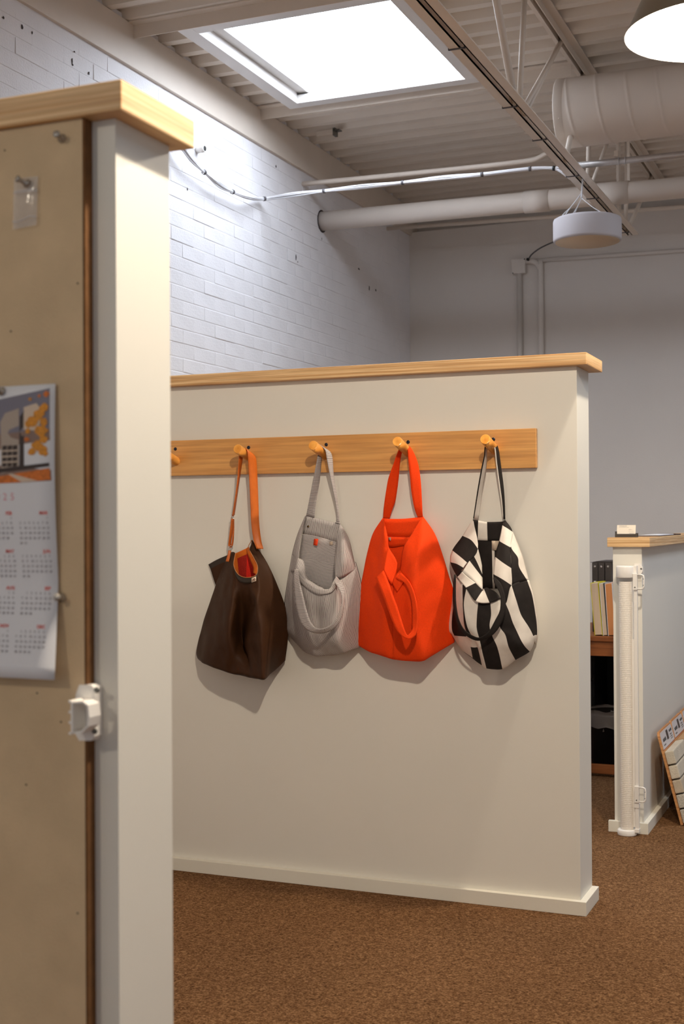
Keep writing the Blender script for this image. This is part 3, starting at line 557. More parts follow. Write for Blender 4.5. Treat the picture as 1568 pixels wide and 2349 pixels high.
LABELC = M('woven_label', (206, 186, 166), .8)
LABELO = M('orange_tab_cloth', (232, 66, 14), .7)
INK = M('brown_ink', (96, 52, 36), .8)

def bag(label, loc): return thing('tote_bag', label, 'bag', loc, 'tote bags hung on the wall pegs')
# 1 brown
T1 = bag('dark brown waxed tote bag with orange leather strap and red mesh lining', (-1.02, -.06, .72))
sheet('front', G['brown_front'], BROWN, T1, 8, 6, wr=.005)
sheet('back_flap', G['brown_flap'], [BROWNHEM, BROWN], T1, 4, 4, colors=[[0], [1], [1]])
sheet('lining', G['brown_lining'], [OLIN, RLIN, RLIN2], T1, 4, 4, colors=[[0, 0, 0], [0, 1, 2], [0, 1, 2]])
sheet('lining_hem', G['brown_inhem'], OLIN, T1, 3, 6)
sheet('hem', G['brown_hem'], BROWNHEM, T1, 3, 8, wr=.002)
B().tube(spline([tuple(v / 10000 for v in p) for p in G['brown_rim']], 6), .0011, 8).build('piping', TANEDGE, T1)
st = sheet('strap', G['brown_strap_r'], LEATHER, T1, 6, 3, thick=.0022)
sheet('strap', G['brown_strap_l'], LEATHER, T1, 6, 3, thick=.0022)
sheet('strap_end', G['brown_strand_a'], LEATHER, T1, 5, 2, thick=.002); sheet('strap_end', G['brown_strand_b'], LEATHER, T1, 5, 2, thick=.002)
sheet('strap_tab', G['brown_tab'], LEATHER, T1, 5, 3, thick=.003)
def torus(name, c, R, r, m, par, ax=(0, -1, 0)):
    c = Vector(c); a = Vector(ax).normalized(); u = a.orthogonal().normalized(); w = a.cross(u)
    B().tube([c + (u * math.cos(t) + w * math.sin(t)) * R for t in [2 * math.pi * k / 20 for k in range(21)]], r, 8).build(name, m, par)
torus('buckle', [v / 10000 for v in G['brown_buckle']], .0058, .0011, CHROME, T1, (.6, -1, .2))
torus('ring', [v / 10000 for v in G['brown_ring']], .0056, .0012, CHROME, T1, (.7, -1, 0))
lt = sheet('fabric_label', G['brown_tag'], LABELC, T1, 2, 2, thick=.0008); lt['label'] = 'small pale square label with a brown mark'
a, c_ = np.array(G['brown_tag'][0], float) / 1e4, np.array(G['brown_tag'][1], float) / 1e4
b = B()
def onlab(u, v): 
    p = (a[0] * (1 - u) + a[1] * u) * (1 - v) + (c_[0] * (1 - u) + c_[1] * u) * v
    return Vector((p[0], p[1] - .0012, p[2]))
for q in ([(.18, .75), (.42, .3), (.5, .4), (.28, .82)], [(.36, .35), (.5, .35), (.74, .78), (.6, .8)], [(.56, .22), (.68, .2), (.86, .6), (.78, .72)]):
    b.face([b.bm.verts.new(onlab(*p)) for p in q])
b.build('label_mark', INK, lt)

# 2 pinstripe
T2 = bag('grey and white pinstripe tote bag with a small orange tab inside', (-.72, -.06, .75))
sheet('front', G['pin_front'], PIN_V, T2, 6, 6, wr=.006)
sheet('back', G['pin_back'], PIN_V, T2, 4, 4)
sheet('pocket', G['pin_pocket'], PIN_H, T2, 4, 4)
sheet('side', G['pin_left'], PIN_V, T2, 5, 4, wr=.002); sheet('side', G['pin_right'], PIN_V, T2, 5, 5, wr=.003)
sheet('mouth_fold', G['pin_gusset'], PIN_V, T2, 4, 5)
sheet('hem', G['pin_hem'], PIN_V, T2, 3, 6)
sheet('handle', G['pin_loop'], PIN_H, T2, 5, 4, thick=.002); sheet('handle', G['pin_strap_l'], PIN_H, T2, 5, 3, thick=.002); sheet('handle', G['pin_strap_r'], PIN_H, T2, 5, 3, thick=.002)
o = sheet('orange_tab', G['pin_tag'], LABELO, T2, 3, 2, thick=.001)
sheet('fabric_label', G['pin_tag2'], LABELC, T2, 2, 2, thick=.001)
p = Vector([v / 10000 for v in G['pin_snap']])
B().lathe(p + Vector((0, -.001, 0)), [(0, .0022), (.0018, .0022), (.0022, .001), (.0032, .0012), (.0034, 0)], 16, axis=(0, -1, 0)).build('snap_button', M('brass_snap', (96, 76, 44), .35, .8), T2)

# 3 red
T3 = bag('plain orange-red canvas tote bag with one handle dangling in front', (-.46, -.06, .72))
sheet('front', G['red_left'], REDC, T3, 6, 6, wr=.005); sheet('front', G['red_right'], REDC, T3, 6, 6, wr=.005)
sheet('back', G['red_back'], REDC, T3, 4, 4); sheet('facing', G['red_facing'], REDC, T3, 3, 4); sheet('inside_back', G['red_inner'], REDC, T3, 3, 4)
sheet('hem', G['red_hem'], REDC, T3, 5, 5, thick=.002); sheet('hem', G['red_hem2'], REDC, T3, 5, 5, thick=.002)
sheet('handle', G['red_loop'], REDC, T3, 6, 4, thick=.0024); sheet('handle', G['red_strap_l'], REDC, T3, 6, 4, thick=.0024); sheet('handle', G['red_strap_r'], REDC, T3, 6, 4, thick=.0024)
sheet('fabric_label', G['red_tag'], LABELC, T3, 2, 2, thick=.0008)

# 4 black and white
T4 = bag('bold black and white striped canvas tote bag, nearest the end of the rail', (-.2, -.06, .68))
ZZ = [ZW, ZB]
sheet('front', G['zeb_front'], ZZ, T4, 7, 6, colors=[[0, 0, 0, 1, 0, 1, 0, 1, 0, 1, 0, 1, 0, 0, 0]] * 3 + [[0, 0, 0, 0, 0, 0, 0, 1, 0, 1, 0, 1, 0, 0, 0], [0, 0, 0, 0, 1, 1, 0, 1, 0, 1, 0, 0, 0, 0, 0]] + [[0, 0, 0, 1, 1, 1, 0, 1, 0, 1, 0, 0, 0, 0, 0]] * 2, wr=.005)
sheet('back', G['zeb_back'], ZZ, T4, 4, 4, colors=[[1, 0, 1, 1]] * 2)
sheet('inside_back', G['zeb_inner'], ZZ, T4, 4, 4, colors=[[1, 0, 1]] * 2)
sheet('hem', G['zeb_band'], ZZ, T4, 5, 5, colors=[[c] for c in (0, 1, 0, 1, 0, 1, 0, 0, 0)][:7] + [[1]], thick=.002)
sheet('mouth_fold', G['zeb_gusset'], ZZ, T4, 4, 4, colors=[[0], [1], [0]])
sheet('side', G['zeb_right'], ZZ, T4, 5, 5, colors=[[1], [0], [1], [0], [1]])
sheet('side', G['zeb_side'], ZZ, T4, 6, 5, colors=[[0, 0], [1, 0], [1, 0], [1, 0]])
sheet('handle', G['zeb_loop'], ZB, T4, 5, 4, thick=.0022)
sheet('handle', G['zeb_strap_l'], ZZ, T4, 5, 3, colors=[[1, 0]], thick=.002); sheet('handle', G['zeb_strap_r'], ZZ, T4, 5, 3, colors=[[0, 1]], thick=.002)
sheet('fabric_label', G['zeb_label'], LABELC, T4, 2, 2, thick=.001)

# ================================================================ NEAR PARTITION: PINBOARD, CALENDAR, PINS, LATCH
PB = thing('pinboard', 'tan fibre pinboard fixed to the near partition under its pine cap', 'pinboard', (-.6, -2.449, .02))
B().box(-1.28, -.0135, -2.4555, -2.4402, .05, 1.5735).build('board', CORK, PB)
B().box(-.0135, -.0105, -2.4553, -2.4402, .05, 1.5735).build('board_edge', CORKEDGE, PB)
b = B()
for p in ((-0.1186,-2.4556,1.5499), (-0.0448,-2.4556,0.8990), (-0.0769,-2.4556,0.9298), (-0.0203,-2.4556,1.3895), (-0.0238,-2.4556,0.6874), (-0.0923,-2.4556,0.8253), (-0.1110,-2.4556,1.3416)):
    b.lathe(p, [(.0011, -.0006), (.0011, .0003), (0, .0003)], 8, axis=(0, -1, 0))
b.build('pin_hole', CHIP, PB)['kind'] = 'stuff'

CLEARP = M('clear_plastic', (235, 235, 235), .08, trans=.85, spec=.5)
def pushpin(p, m, label, ax=(0, -1, 0)):
    b = B().lathe(p, [(0, 0), (.0052, 0), (.0054, .0012), (.0030, .0032), (.0026, .0085), (.0040, .0108), (.0043, .0125), (.0036, .0135), (0, .0138)], 18, axis=ax)
    b.tube([Vector(p), Vector(p) + Vector((0, .006, 0))], .0005, 6)
    return tag(b.build('pushpin', m), label, 'pushpin', 'pushpins in the tan pinboard')
PINM = M('smoky_pin_plastic', (176, 168, 158), .12, .55, spec=.8)
pushpin((-0.0404,-2.4556,1.5539), PINM, 'glossy pushpin alone near the top right corner of the pinboard', (.1, -1, .15))
pushpin((-0.0423,-2.4556,1.0383), PINM, 'glossy pushpin beside the right edge of the wall calendar', (.1, -1, .1))

# clear little bag on its pin
BAGM = M('clear_film', (225, 228, 235), .12, alpha=.30, spec=.8)
SEAM = M('film_seam', (235, 236, 240), .3, alpha=.6, spec=.6)
ZIP = thing('zip_bag', 'small empty clear zip bag pinned to the upper pinboard', 'plastic bag', (-0.0894,-2.4580,1.4554))
tl, tr, br_, bl_ = [Vector(q) for q in ((-0.1042,-2.4580,1.5151), (-0.0713,-2.4580,1.5145), (-0.0719,-2.4600,1.4588), (-0.1055,-2.4590,1.4567))]
def zb(u, v): 
    q = (tl * (1 - u) + tr * u) * (1 - v) + (bl_ * (1 - u) + br_ * u) * v
    q.y -= .003 * math.sin(math.pi * u) * math.sin(math.pi * v) + .0012 * noise.noise(Vector((u * 4, v * 6, 1.)))
    return q
b = B(); N = 12
vv = [[b.bm.verts.new(zb(i / N, j / N)) for i in range(N + 1)] for j in range(N + 1)]
for j in range(N):
    for i in range(N): b.face([vv[j][i], vv[j][i + 1], vv[j + 1][i + 1], vv[j + 1][i]])
b.build('film', BAGM, ZIP, smooth=True)
for v in (.27, .30, .84):
    b = B()
    b.tube([zb(i / 10, v + (.03 * math.sin(i * .6) if v > .5 else 0)) + Vector((0, -.0006, 0)) for i in range(11)], .0005, 6); b.build('zip_seam', SEAM, ZIP); b = B()
b.bm.free()
pushpin((-0.0853,-2.4592,1.5073), PINM, 'glossy pushpin holding the small clear zip bag', (-.55, -1, .35))

# calendar
CAL = thing('calendar', 'white 2025 wall calendar with an autumn photo print, pinned to the pinboard', 'calendar', (-0.0811,-2.4700,0.9460))
c_tr, c_mr, c_br = Vector((-0.0481,-2.4590,1.2784)), Vector((-0.0455,-2.4585,1.0550)), Vector((-0.0403,-2.4740,0.9482))
WID = .147
def calp(x, z, off=0.):
    """point on the hanging paper: x world, z world"""
    if z > c_mr.z: t = (c_tr.z - z) / (c_tr.z - c_mr.z); y = c_tr.y + (c_mr.y - c_tr.y) * t - .004 * math.sin(math.pi * t)
    else: t = (c_mr.z - z) / (c_mr.z - c_br.z); y = c_mr.y + (c_br.y - c_mr.y) * t
    return Vector((x, y - off, z))
b = B(); rows_ = []
tilt = ((-0.1239,-2.4590,1.2735)[2] - c_tr.z) / ((-0.1239,-2.4590,1.2735)[0] - c_tr.x)
for k in range(25):
    t = k / 24
    z = c_tr.z + (c_br.z - c_tr.z) * t
    xr = c_tr.x + (c_mr.x - c_tr.x) * min(1, (c_tr.z - z) / (c_tr.z - c_mr.z)) if z > c_mr.z else c_mr.x + (c_br.x - c_mr.x) * (c_mr.z - z) / (c_mr.z - c_br.z)
    rows_.append([b.bm.verts.new(calp(xr - WID * (1 - i / 6), z)) for i in range(7)])
for r0, r1 in zip(rows_, rows_[1:]):
    for i in range(6): b.face([r0[i], r0[i + 1], r1[i + 1], r1[i]])
o = b.build('paper', PAPER, CAL, smooth=True)
sm = o.modifiers.new('thickness', 'SOLIDIFY'); sm.thickness = .0004; sm.offset = 0
PX, PZ = .000598, .000491
def cp(px, py, off):    # photo print in page units: px to the right of the frame edge point, py down from page top
    return calp(ORX + px * PX, ORZ - py * PZ, off)
ORX, ORZ = (-0.1239,-2.4590,1.2770)[0], (-0.1239,-2.4590,1.2770)[2]
SKYC = M('print_sky', (122, 118, 132), .5); GREYB = M('print_facade', (138, 112, 100), .5); PALEB = M('print_pale_block', (176, 160, 146), .5)
DARKB = M('print_dark', (58, 42, 36), .5); GOLD = M('print_gold_leaves', (212, 138, 26), .5, vary=((300, 300, 300), .25)); ORNG = M('print_orange_leaves', (210, 112, 32), .5, vary=((250, 250, 250), .25)); CREAMB = M('print_cream', (214, 192, 170), .5)
pr = B()
def poly(pts, mi, off):
    pr.mi = mi; pr.face([pr.bm.verts.new(cp(x, y, off)) for x, y in pts])
L_ = -128
poly([(L_, 42), (0, 27), (115, 7), (117, 100), (L_, 120)], 0, .0004)
poly([(L_, 118), (117, 98), (122, 219), (L_, 226)], 1, .0004)
poly([(8, 200), (6, 118), (4, 80), (14, 60), (46, 50), (48, 190)], 2, .0006)
poly([(-90, 205), (-92, 70), (-60, 55), (-8, 62), (-6, 205)], 2, .0006)
poly([(49, 188), (48, 70), (58, 56), (60, 186)], 3, .0006)
poly([(58, 100), (57, 48), (86, 40), (100, 60), (90, 104)], 6, .0006)
for r in range(4):
    for c in range(3): poly([(10 + c * 12, 136 + r * 13), (20 + c * 12, 135 + r * 13), (20 + c * 12, 145 + r * 13), (10 + c * 12, 146 + r * 13)], 3, .0008)
    poly([(9, 147.5 + r * 13), (46, 146.5 + r * 13), (46, 149 + r * 13), (9, 150 + r * 13)], 6, .0008)
for r in range(5):
    for c in range(5): poly([(-84 + c * 15, 90 + r * 22), (-75 + c * 15, 89 + r * 22), (-75 + c * 15, 103 + r * 22), (-84 + c * 15, 104 + r * 22)], 3, .0008)
rr = random.Random(3)
def blob(cx, cy, r, mi, off):
    n = 11; poly([(cx + math.cos(k * 6.283 / n) * r * rr.uniform(.65, 1.15), cy + math.sin(k * 6.283 / n) * r * rr.uniform(.65, 1.15)) for k in range(n)], mi, off)
for cx, cy, r in ((104, 52, 11), (92, 66, 14), (80, 80, 13), (70, 88, 9), (104, 84, 10), (98, 104, 15), (104, 124, 11), (90, 138, 14), (78, 152, 9), (104, 150, 11), (72, 30, 4), (109, 158, 6), (68, 104, 7)): blob(cx, cy, r, 4, .0010)
for cx, cy, r in ((66, 122, 6), (108, 20, 7), (92, 24, 4)): blob(cx, cy, r, 5, .0009)
poly([(L_, 200), (117, 178), (118, 186), (L_, 212)], 3, .0009)
poly([(L_, 215), (0, 207), (118, 190), (121, 217), (70, 221), (L_, 226)], 5, .0010)
poly([(24, 202), (32, 201), (92, 219), (56, 221.5)], 6, .0012)
pp_ = pr.build('photo_print', [SKYC, GREYB, PALEB, DARKB, GOLD, ORNG, CREAMB], CAL); pp_['label'] = 'autumn street photo with golden trees'
REDINK = M('red_print', (226, 84, 66), .6); PINKINK = M('pink_print', (222, 142, 152), .6); GREYINK = M('grey_print', (132, 126, 130), .6)
b = B()
for i, ch in enumerate('2025'):
    add_text(b, ch, .0115, calp(ORX + (-29 + i * 17 + 6) * PX, ORZ - 262 * PZ, .0005))
b.build('year_number', PINKINK, CAL)
import calendar as _cal
MON = ['JAN', 'FEB', 'MAR', 'APR', 'MAY', 'JUN', 'JUL', 'AUG', 'SEP', 'OCT', 'NOV', 'DEC']
digit = {d: text_mesh(str(d), .0037, .00006) for d in range(1, 32)}
for mth in range(12):
    rI, cI = divmod(mth, 3)
    ytop = (292, 380, 465, 552)[rI]; dxr = (0, 3, 3, -3)[rI]
    xr = (-50, 31, 113)[cI] + dxr
    b = B(); z = ORZ - (ytop - rI * 0) * PZ - .002
    q = calp(ORX + xr * PX, z, .0006)
    add_text(b, MON[mth], .0056, q, right=True, bold=.00012); b.build('month_name', REDINK, CAL)
    b = B(); first, nd = _cal.monthrange(2025, mth + 1); first = (first + 1) % 7
    for d in range(1, nd + 1):
        wk, wd = divmod(first + d - 1, 7)
        z = ORZ - (ytop + 14 + wk * 11.6) * PZ; x = ORX + (xr - 63 + wd * 10.2) * PX
        q = calp(x, z, .0006)
        vs = [b.bm.verts.new((q.x + v.co.x - .001, q.y, q.z + v.co.y)) for v in digit[d].vertices]
        for pl in digit[d].polygons: b.face([vs[i] for i in pl.vertices])
    b.build('date_grid', GREYINK, CAL)
pushpin(tuple(calp((-0.1207,-2.4600,1.2727)[0], (-0.1207,-2.4600,1.2727)[2], .0006)), PINM, 'glossy pushpin holding the top edge of the calendar', (-.25, -1, .45))

# gate latch catch on the near partition
LT = thing('gate_latch', 'white plastic gate catch screwed to the near partition beside the pinboard', 'latch', (-0.0120,-2.4400,0.8800))
yb = -2.4405
def at(px, py, y): return {0: 0}
back = [(-0.0200,-2.4405,0.9418), (-0.0050,-2.4405,0.9424), (-0.0004,-2.4405,0.9392), (-0.0007,-2.4405,0.8856), (-0.0042,-2.4405,0.8805), (-0.0203,-2.4405,0.8796), (-0.0249,-2.4405,0.8862), (-0.0247,-2.4405,0.9303)]
LOFF = Vector((0, -.0152, 0))
B().prism(back, (0, -.016, 0)).build('back_plate', WHITEPL, LT)
def U_(pts, y0, y1, th): 
    b = B()
    return b
cup = [(-0.0125,-2.4570,0.9261), (0.0001,-2.4570,0.9272), (0.0069,-2.4570,0.9232), (0.0085,-2.4570,0.9098), (0.0068,-2.4570,0.9001), (-0.0012,-2.4570,0.8929), (-0.0126,-2.4570,0.8913)]
b = B()
for p0, p1 in zip(cup, cup[1:]):
    p0, p1 = Vector(p0), Vector(p1)
    inn = Vector((-.006, 0, 0)) 
    mid = Vector((-0.0063,-2.4570,0.9090))
    d0, d1 = (mid - p0).normalized() * .0022, (mid - p1).normalized() * .0022
    b.prism([p0, p1, p1 + d1, p0 + d0], (0, -.022, 0))
b.build('cup', WHITEPL, LT)
b = B(); q0, q1 = Vector((-0.0130,-2.4570,0.9261)), Vector((-0.0132,-2.4570,0.8913))
b.box(q0.x - .0025, q0.x + .0003, -2.4795, -2.4565, q1.z, q0.z, .0006)
for k in (0, .33, .66, 1): 
    z = q0.z + (q1.z - q0.z) * k
    b.box(q0.x - .0055, q0.x - .002, -2.4795, -2.4565, z - .0014, z + .0014, .0005)
b.build('ribbed_lip', WHITEPL, LT)
for p in ((0.0033,-2.4566,0.9369), (0.0002,-2.4566,0.8915)):
    B().lathe(p, [(.0036, -.0005), (.0032, .0010), (.0014, .0013), (0, .0006)], 14, axis=(0, -1, 0)).build('screw', SCREW, LT)

# ================================================================ RIGHT PARTITION: ROLLED GATE, CARDS, SAMPLE BOARDS
GT = thing('retractable_gate', 'white retractable mesh gate rolled up on the end of the low right partition', 'gate', (-.047, .985, 0))
gx, gy = -.0485, .990
prof = [(.0245, .022), (.0245, .905)]
ring = []
z = .022
while z < .905: ring += [(.0232, z), (.0229, z + .0042)]; z += .0066
B().lathe((gx, gy, 0), [(0, .022)] + ring + [(.0232, .905), (0, .905)], 28, smooth=False).build('mesh_roll', MESHPL, GT)
B().lathe((gx, gy, 0), [(0, .918), (.0305, .918), (.0318, .921), (.0318, .956), (.0300, .961), (0, .962)], 32).build('top_cap', WHITEPL, GT)
B().lathe((gx, gy, 0), [(0, .0005), (.0335, .0005), (.0342, .003), (.0335, .018), (.031, .021), (0, .022)], 32).build('bottom_cap', WHITEPL, GT)
B().box(gx - .026, gx + .026, 1.004, 1.0295, .016, .95, .002).build('wall_channel', WHITEPL, GT)
b = B().box(-.017, -.0045, .978, .992, .020, .876, .002)
b.box(-.026, -.017, .984, .990, .030, .70, .001)
b.build('pull_bar', WHITEPL, GT)
B().box(-.020, -.0035, .974, 1.0, .012, .026, .002).build('bar_foot', WHITEPL, GT)
B().box(-.020, -.0035, .976, 1.0, .10, .115, .001).build('bar_clip', WHITEPL, GT)
b = B().prism([(-.020, 1.0295, .932), (.004, 1.0295, .932), (.0085, 1.0295, .940), (.0085, 1.0295, .954), (-.002, 1.0295, .968), (-.020, 1.0295, .968)], (0, -.014, 0))
b.box(-.020, -.007, .985, 1.016, .932, .962, .002); b.build('top_bracket', WHITEPL, GT)
B().lathe((.0035, 1.0155, .950), [(.0034, -.0005), (.003, .0012), (.0012, .0016), (0, .0008)], 14, axis=(0, -1, 0)).build('screw', SCREW, GT)
def handle(z0, z1):
    h = B().box(-.019, -.0035, .973, .984, z0, z1, .0015)
    w = [(-.004, .978, z1 - .004), (.010, .978, z1 - .004), (.0165, .978, z1 - .0065), (.019, .978, z1 - .013), (.019, .978, z0 + .013), (.0165, .978, z0 + .0065), (.010, .978, z0 + .004), (-.004, .978, z0 + .004)]
    h.tube(w, .0031, 10)
    o = h.build('handle', WHITEPL, GT)
    for p, r in (((.0178, .9755, z0 + (z1 - z0) * .3), .0016), ((.0178, .9755, z0 + (z1 - z0) * .68), .0016), ((-.0115, .9728, z0 + .010), .0024)):
        B().lathe(p, [(r, -.001), (r, .0006), (0, .0004)], 10, axis=(0, -1, 0)).build('screw', SCREW, o)
handle(.8755, .934); handle(.119, .178)

CHD = thing('card_holder', 'small charcoal card holder standing on the pine ledge of the low partition', 'card holder', (-.066, 1.10, 1.0625))
CHAR = M('charcoal_metal', (74, 70, 66), .5, .3)
hx0, hx1 = -.1005, -.0215
b = B().box(hx0, hx1, 1.078, 1.108, 1.0622, 1.0645); b.box(hx0, hx1, 1.076, 1.079, 1.0622, 1.0745, .0004); b.box(hx0, hx1, 1.106, 1.109, 1.0622, 1.0770, .0004); b.box(hx0, hx0 + .006, 1.079, 1.106, 1.0622, 1.0835)
b.build('tray', CHAR, CHD)
CARD = M('cream_card', (238, 230, 216), .55)
lean = Matrix.Translation((0, 1.084, 1.0650)) @ Matrix.Rotation(R_ := math.radians(-12), 4, 'X') @ Matrix.Translation((0, -1.084, -1.0650))
for k in range(4):
    o = B().box(-.0945 - .0006 * k, -.0275 - .0006 * k, 1.0835 + k * .0011, 1.0842 + k * .0011, 1.0652, 1.1075, mat=lean).build('business_card', CARD)
    tag(o, 'cream business card %s in the charcoal holder' % ('with printed lines, frontmost', 'second from the front of the stack', 'third from the front of the stack', 'at the very back of the stack')[k], 'card', 'business cards in the holder')
    if k == 0: card0 = o
b = B()
for x0, x1, zz, h in ((-.0875, -.060, .0335, .0017), (-.0875, -.0525, .0295, .0008), (-.0525, -.0425, .0215, .0007), (-.0525, -.0385, .0198, .0007), (-.0525, -.0345, .0148, .0007), (-.0505, -.0325, .0080, .0007), (-.0505, -.0335, .0062, .0007)):
    x = x0
    rr2 = random.Random(int(zz * 1e5))
    while x < x1:
        w = rr2.uniform(.0010, .0026)
        b.box(x, min(x + w, x1), 1.08335, 1.0835, 1.0695 + zz, 1.0695 + zz + h, mat=lean); x += w + .0005
b.build('printed_line', GREYINK, card0)['kind'] = 'stuff'
FO = thing('folder', 'thin dark folder lying flat on the pine ledge behind the card holder', 'folder', (-.01, 1.5, 1.0622))
LEA = M('dark_brown_leather', (66, 42, 30), .5)
B().box(-.060, .026, 1.30, 1.85, 1.0622, 1.0652, .001).build('cover', LEA, FO)
b = B(); 
for k in range(5): b.box(-.056 + k * .001, .018 - .001 * k, 1.315, 1.70 + .01 * k, 1.0653 + k * .0006, 1.0657 + k * .0006)
b.build('sheets', PAPER, FO)
B().box(-.06, .024, 1.72, 1.86, 1.0652, 1.0682, .001).build('flap', LEA, FO)

# sample boards leaning on the partition side
PLYB = wood('sample_ply', (206, 150, 96), (176, 118, 70), (4, 4, 200), .55)
STONE = [M('pale_grey_stone', (200, 190, 172), .85, vary=((30, 10, 10), .10), bump=(220, .002)), M('warm_grey_stone', (186, 172, 152), .85, vary=((20, 12, 12), .12), bump=(260, .002)), M('speckled_stone', (190, 184, 172), .8, vary=((300, 300, 300), .3), bump=(300, .002)), M('tan_stone', (178, 142, 104), .85, vary=((14, 14, 14), .1), bump=(240, .002)), M('brown_stone', (158, 118, 80), .85, vary=((14, 14, 14), .12), bump=(240, .002))]
LABEL = M('label_card', (196, 190, 190), .5); REDLINE = M('red_line', (150, 60, 44), .6)
def sample_board(y0, labs, label, stones):
    w = .277
    t = thing('sample_board', label, 'sample board', (.09, y0 + w / 2, 0), 'stone sample boards leaning on the low partition')
    # local frame: u along Y, v up the slope, n out of the board
    foot, top = Vector((.118, 0, .004)), Vector((.033, 0, .338))
    vdir = (top - foot).normalized(); ndir = Vector((vdir.z, 0, -vdir.x)); Lg = (top - foot).length
    mt = Matrix(((0, vdir.x, ndir.x, foot.x), (1, 0, 0, y0), (0, vdir.z, ndir.z, foot.z), (0, 0, 0, 1)))
    b2 = bmesh.new(); r = .02
    pts = [(0, 0), (w, 0)] + [(w - r + r * math.cos(a), Lg - r + r * math.sin(a)) for a in np.linspace(0, math.pi / 2, 6)] + [(r + r * math.cos(a), Lg - r + r * math.sin(a)) for a in np.linspace(math.pi / 2, math.pi, 6)]
    B().prism([mt @ Vector((x, y, -.009)) for x, y in pts], (mt.to_3x3() @ Vector((0, 0, .009)))).build('board', PLYB, t)
    lp = [(.006, Lg - .066), (w - .006, Lg - .066)] + [(w - .006 - .016 + .016 * math.cos(a), Lg - .005 - .016 + .016 * math.sin(a)) for a in np.linspace(0, math.pi / 2, 5)] + [(.006 + .016 + .016 * math.cos(a), Lg - .005 - .016 + .016 * math.sin(a)) for a in np.linspace(math.pi / 2, math.pi, 5)]
    lb = B().prism([mt @ Vector((x, y, .0001)) for x, y in lp], (mt.to_3x3() @ Vector((0, 0, .0008)))).build('label_card', LABEL, t)
    B().box(.004, w - .004, Lg - .0685, Lg - .066, .0001, .0008, mat=mt).build('red_line', REDLINE, t)
    # print on the label: dark logo square and illegible lettering
    q = B(); q.box(.125, .165, Lg - .047, Lg - .012, .0009, .0012, mat=mt); q.build('logo', DARKB, lb)
    q = B(); rr = random.Random(7)
    for x0, x1, yv, hh in ((.035, .105, .043, .015), (.035, .075, .057, .006), (.195, .255, .028, .011), (.20, .238, .040, .005), (.20, .245, .048, .004), (.20, .250, .055, .003)):
        x = x0
        while x < x1: 
            ww = rr.uniform(.004, .010) * (hh / .012) ** .5; q.box(x, min(x1, x + ww), Lg - yv, Lg - yv + hh * rr.uniform(.7, 1), .0009, .0011, mat=mt); x += ww + .0022
    q.build('lettering', BLACKM, lb)['kind'] = 'stuff'
    ph = (Lg - .074) / 5
    for k in range(5):
        b2 = B().box(.003, w - .003, Lg - .074 - (k + 1) * ph + .006, Lg - .074 - k * ph, .0006, .034, .004, mat=mt)
        b2.build('stone', STONE[stones[k]], t)
sample_board(1.195, 0, 'sample board of pale grey stone bricks, nearest the low partition end', [0, 0, 1, 2, 2])
sample_board(1.482, 0, 'sample board of tan and brown stone bricks, second from the partition end', [3, 4, 3, 4, 3])
sample_board(1.770, 0, 'sample board at the right picture edge, third from the partition end', [4, 1, 3, 0, 4])

# ================================================================ BEHIND THE GAP: DESK, BOOKS, BINDERS, BIN
DESKW = wood('desk_wood', (156, 92, 46), (122, 68, 30), (4, 60, 60), .5)
DK = thing('desk', 'brown wooden desk seen through the gap beside the peg partition', 'desk', (-.75, 2.35, 0))
DZ = .618
B().box(-1.30, -.135, 1.98, 2.75, DZ - .022, DZ, .002).build('desktop', DESKW, DK)
B().box(-1.28, -.155, 2.0, 2.02, DZ - .088, DZ - .022, .001).build('apron', DESKW, DK)
for x in (-1.285, -.190):
    for y in (1.995, 2.70): B().box(x, x + .04, y, y + .04, 0, DZ - .022, .002).build('leg', DESKW, DK)
B().box(-1.25, -.19, 2.005, 2.03, .012, .052, .002).build('stretcher', DESKW, DK)
B().box(-1.28, -.155, 2.735, 2.75, .03, DZ - .022).build('back_panel', BLACKM, DK)

def book(x, wid, ht, dep, y0, lean_deg, cover, pages, label):
    t = thing('book', label, 'book', (x, y0 + dep / 2, DZ), 'books leaning on the desk')
    mt = Matrix.Translation((x, 0, DZ + .0005)) @ Matrix.Rotation(math.radians(-lean_deg), 4, 'Y')
    c = .0022
    B().box(0, c, y0, y0 + dep, 0, ht, .0004, mat=mt).build('cover', cover[0], t)
    B().box(wid - c, wid, y0, y0 + dep, 0, ht, .0004, mat=mt).build('cover', cover[1], t)
    B().box(c, wid - c, y0 + .003, y0 + dep - .002, .003, ht - .003, mat=mt).build('page_block', pages, t)
    B().box(0, wid, y0 + dep - .0005, y0 + dep + .0015, 0, ht, mat=mt).build('spine', cover[0], t)
YEL = M('yellow_cover', (216, 204, 26), .45); WCOV = M('white_cover', (222, 220, 222), .45); DCOV = M('dark_cover', (58, 60, 66), .45); PAGES = M('book_pages', (206, 184, 160), .8, vary=((400, 2, 2), .06)); OPAGES = M('orange_pages', (204, 136, 84), .8, vary=((400, 2, 2), .06))
bx = [(-0.3695,2.0000,0.6283), (-0.3321,2.0000,0.6294), (-0.3102,2.0000,0.6300)]
pxm = ((-0.2980,2.0000,0.7314)[0] - (-0.3938,2.0000,0.7294)[0]) / 50
book(bx[0][0], 18.5 * pxm, .232, .16, 2.0, 4.4, [YEL, YEL], PAGES, 'thick book with bright yellow covers, leftmost on the desk')
book(bx[1][0], 10.5 * pxm, .230, .16, 2.0, 4.0, [WCOV, DCOV], PAGES, 'thin book with pale pages between white and dark covers')
book(bx[2][0], 17 * pxm, .230, .17, 2.0, 3.4, [WCOV, WCOV], OPAGES, 'thick book with orange page edges and white covers')
BINDER = M('dark_binder', (62, 55, 52), .55, vary=((40, 40, 40), .08))
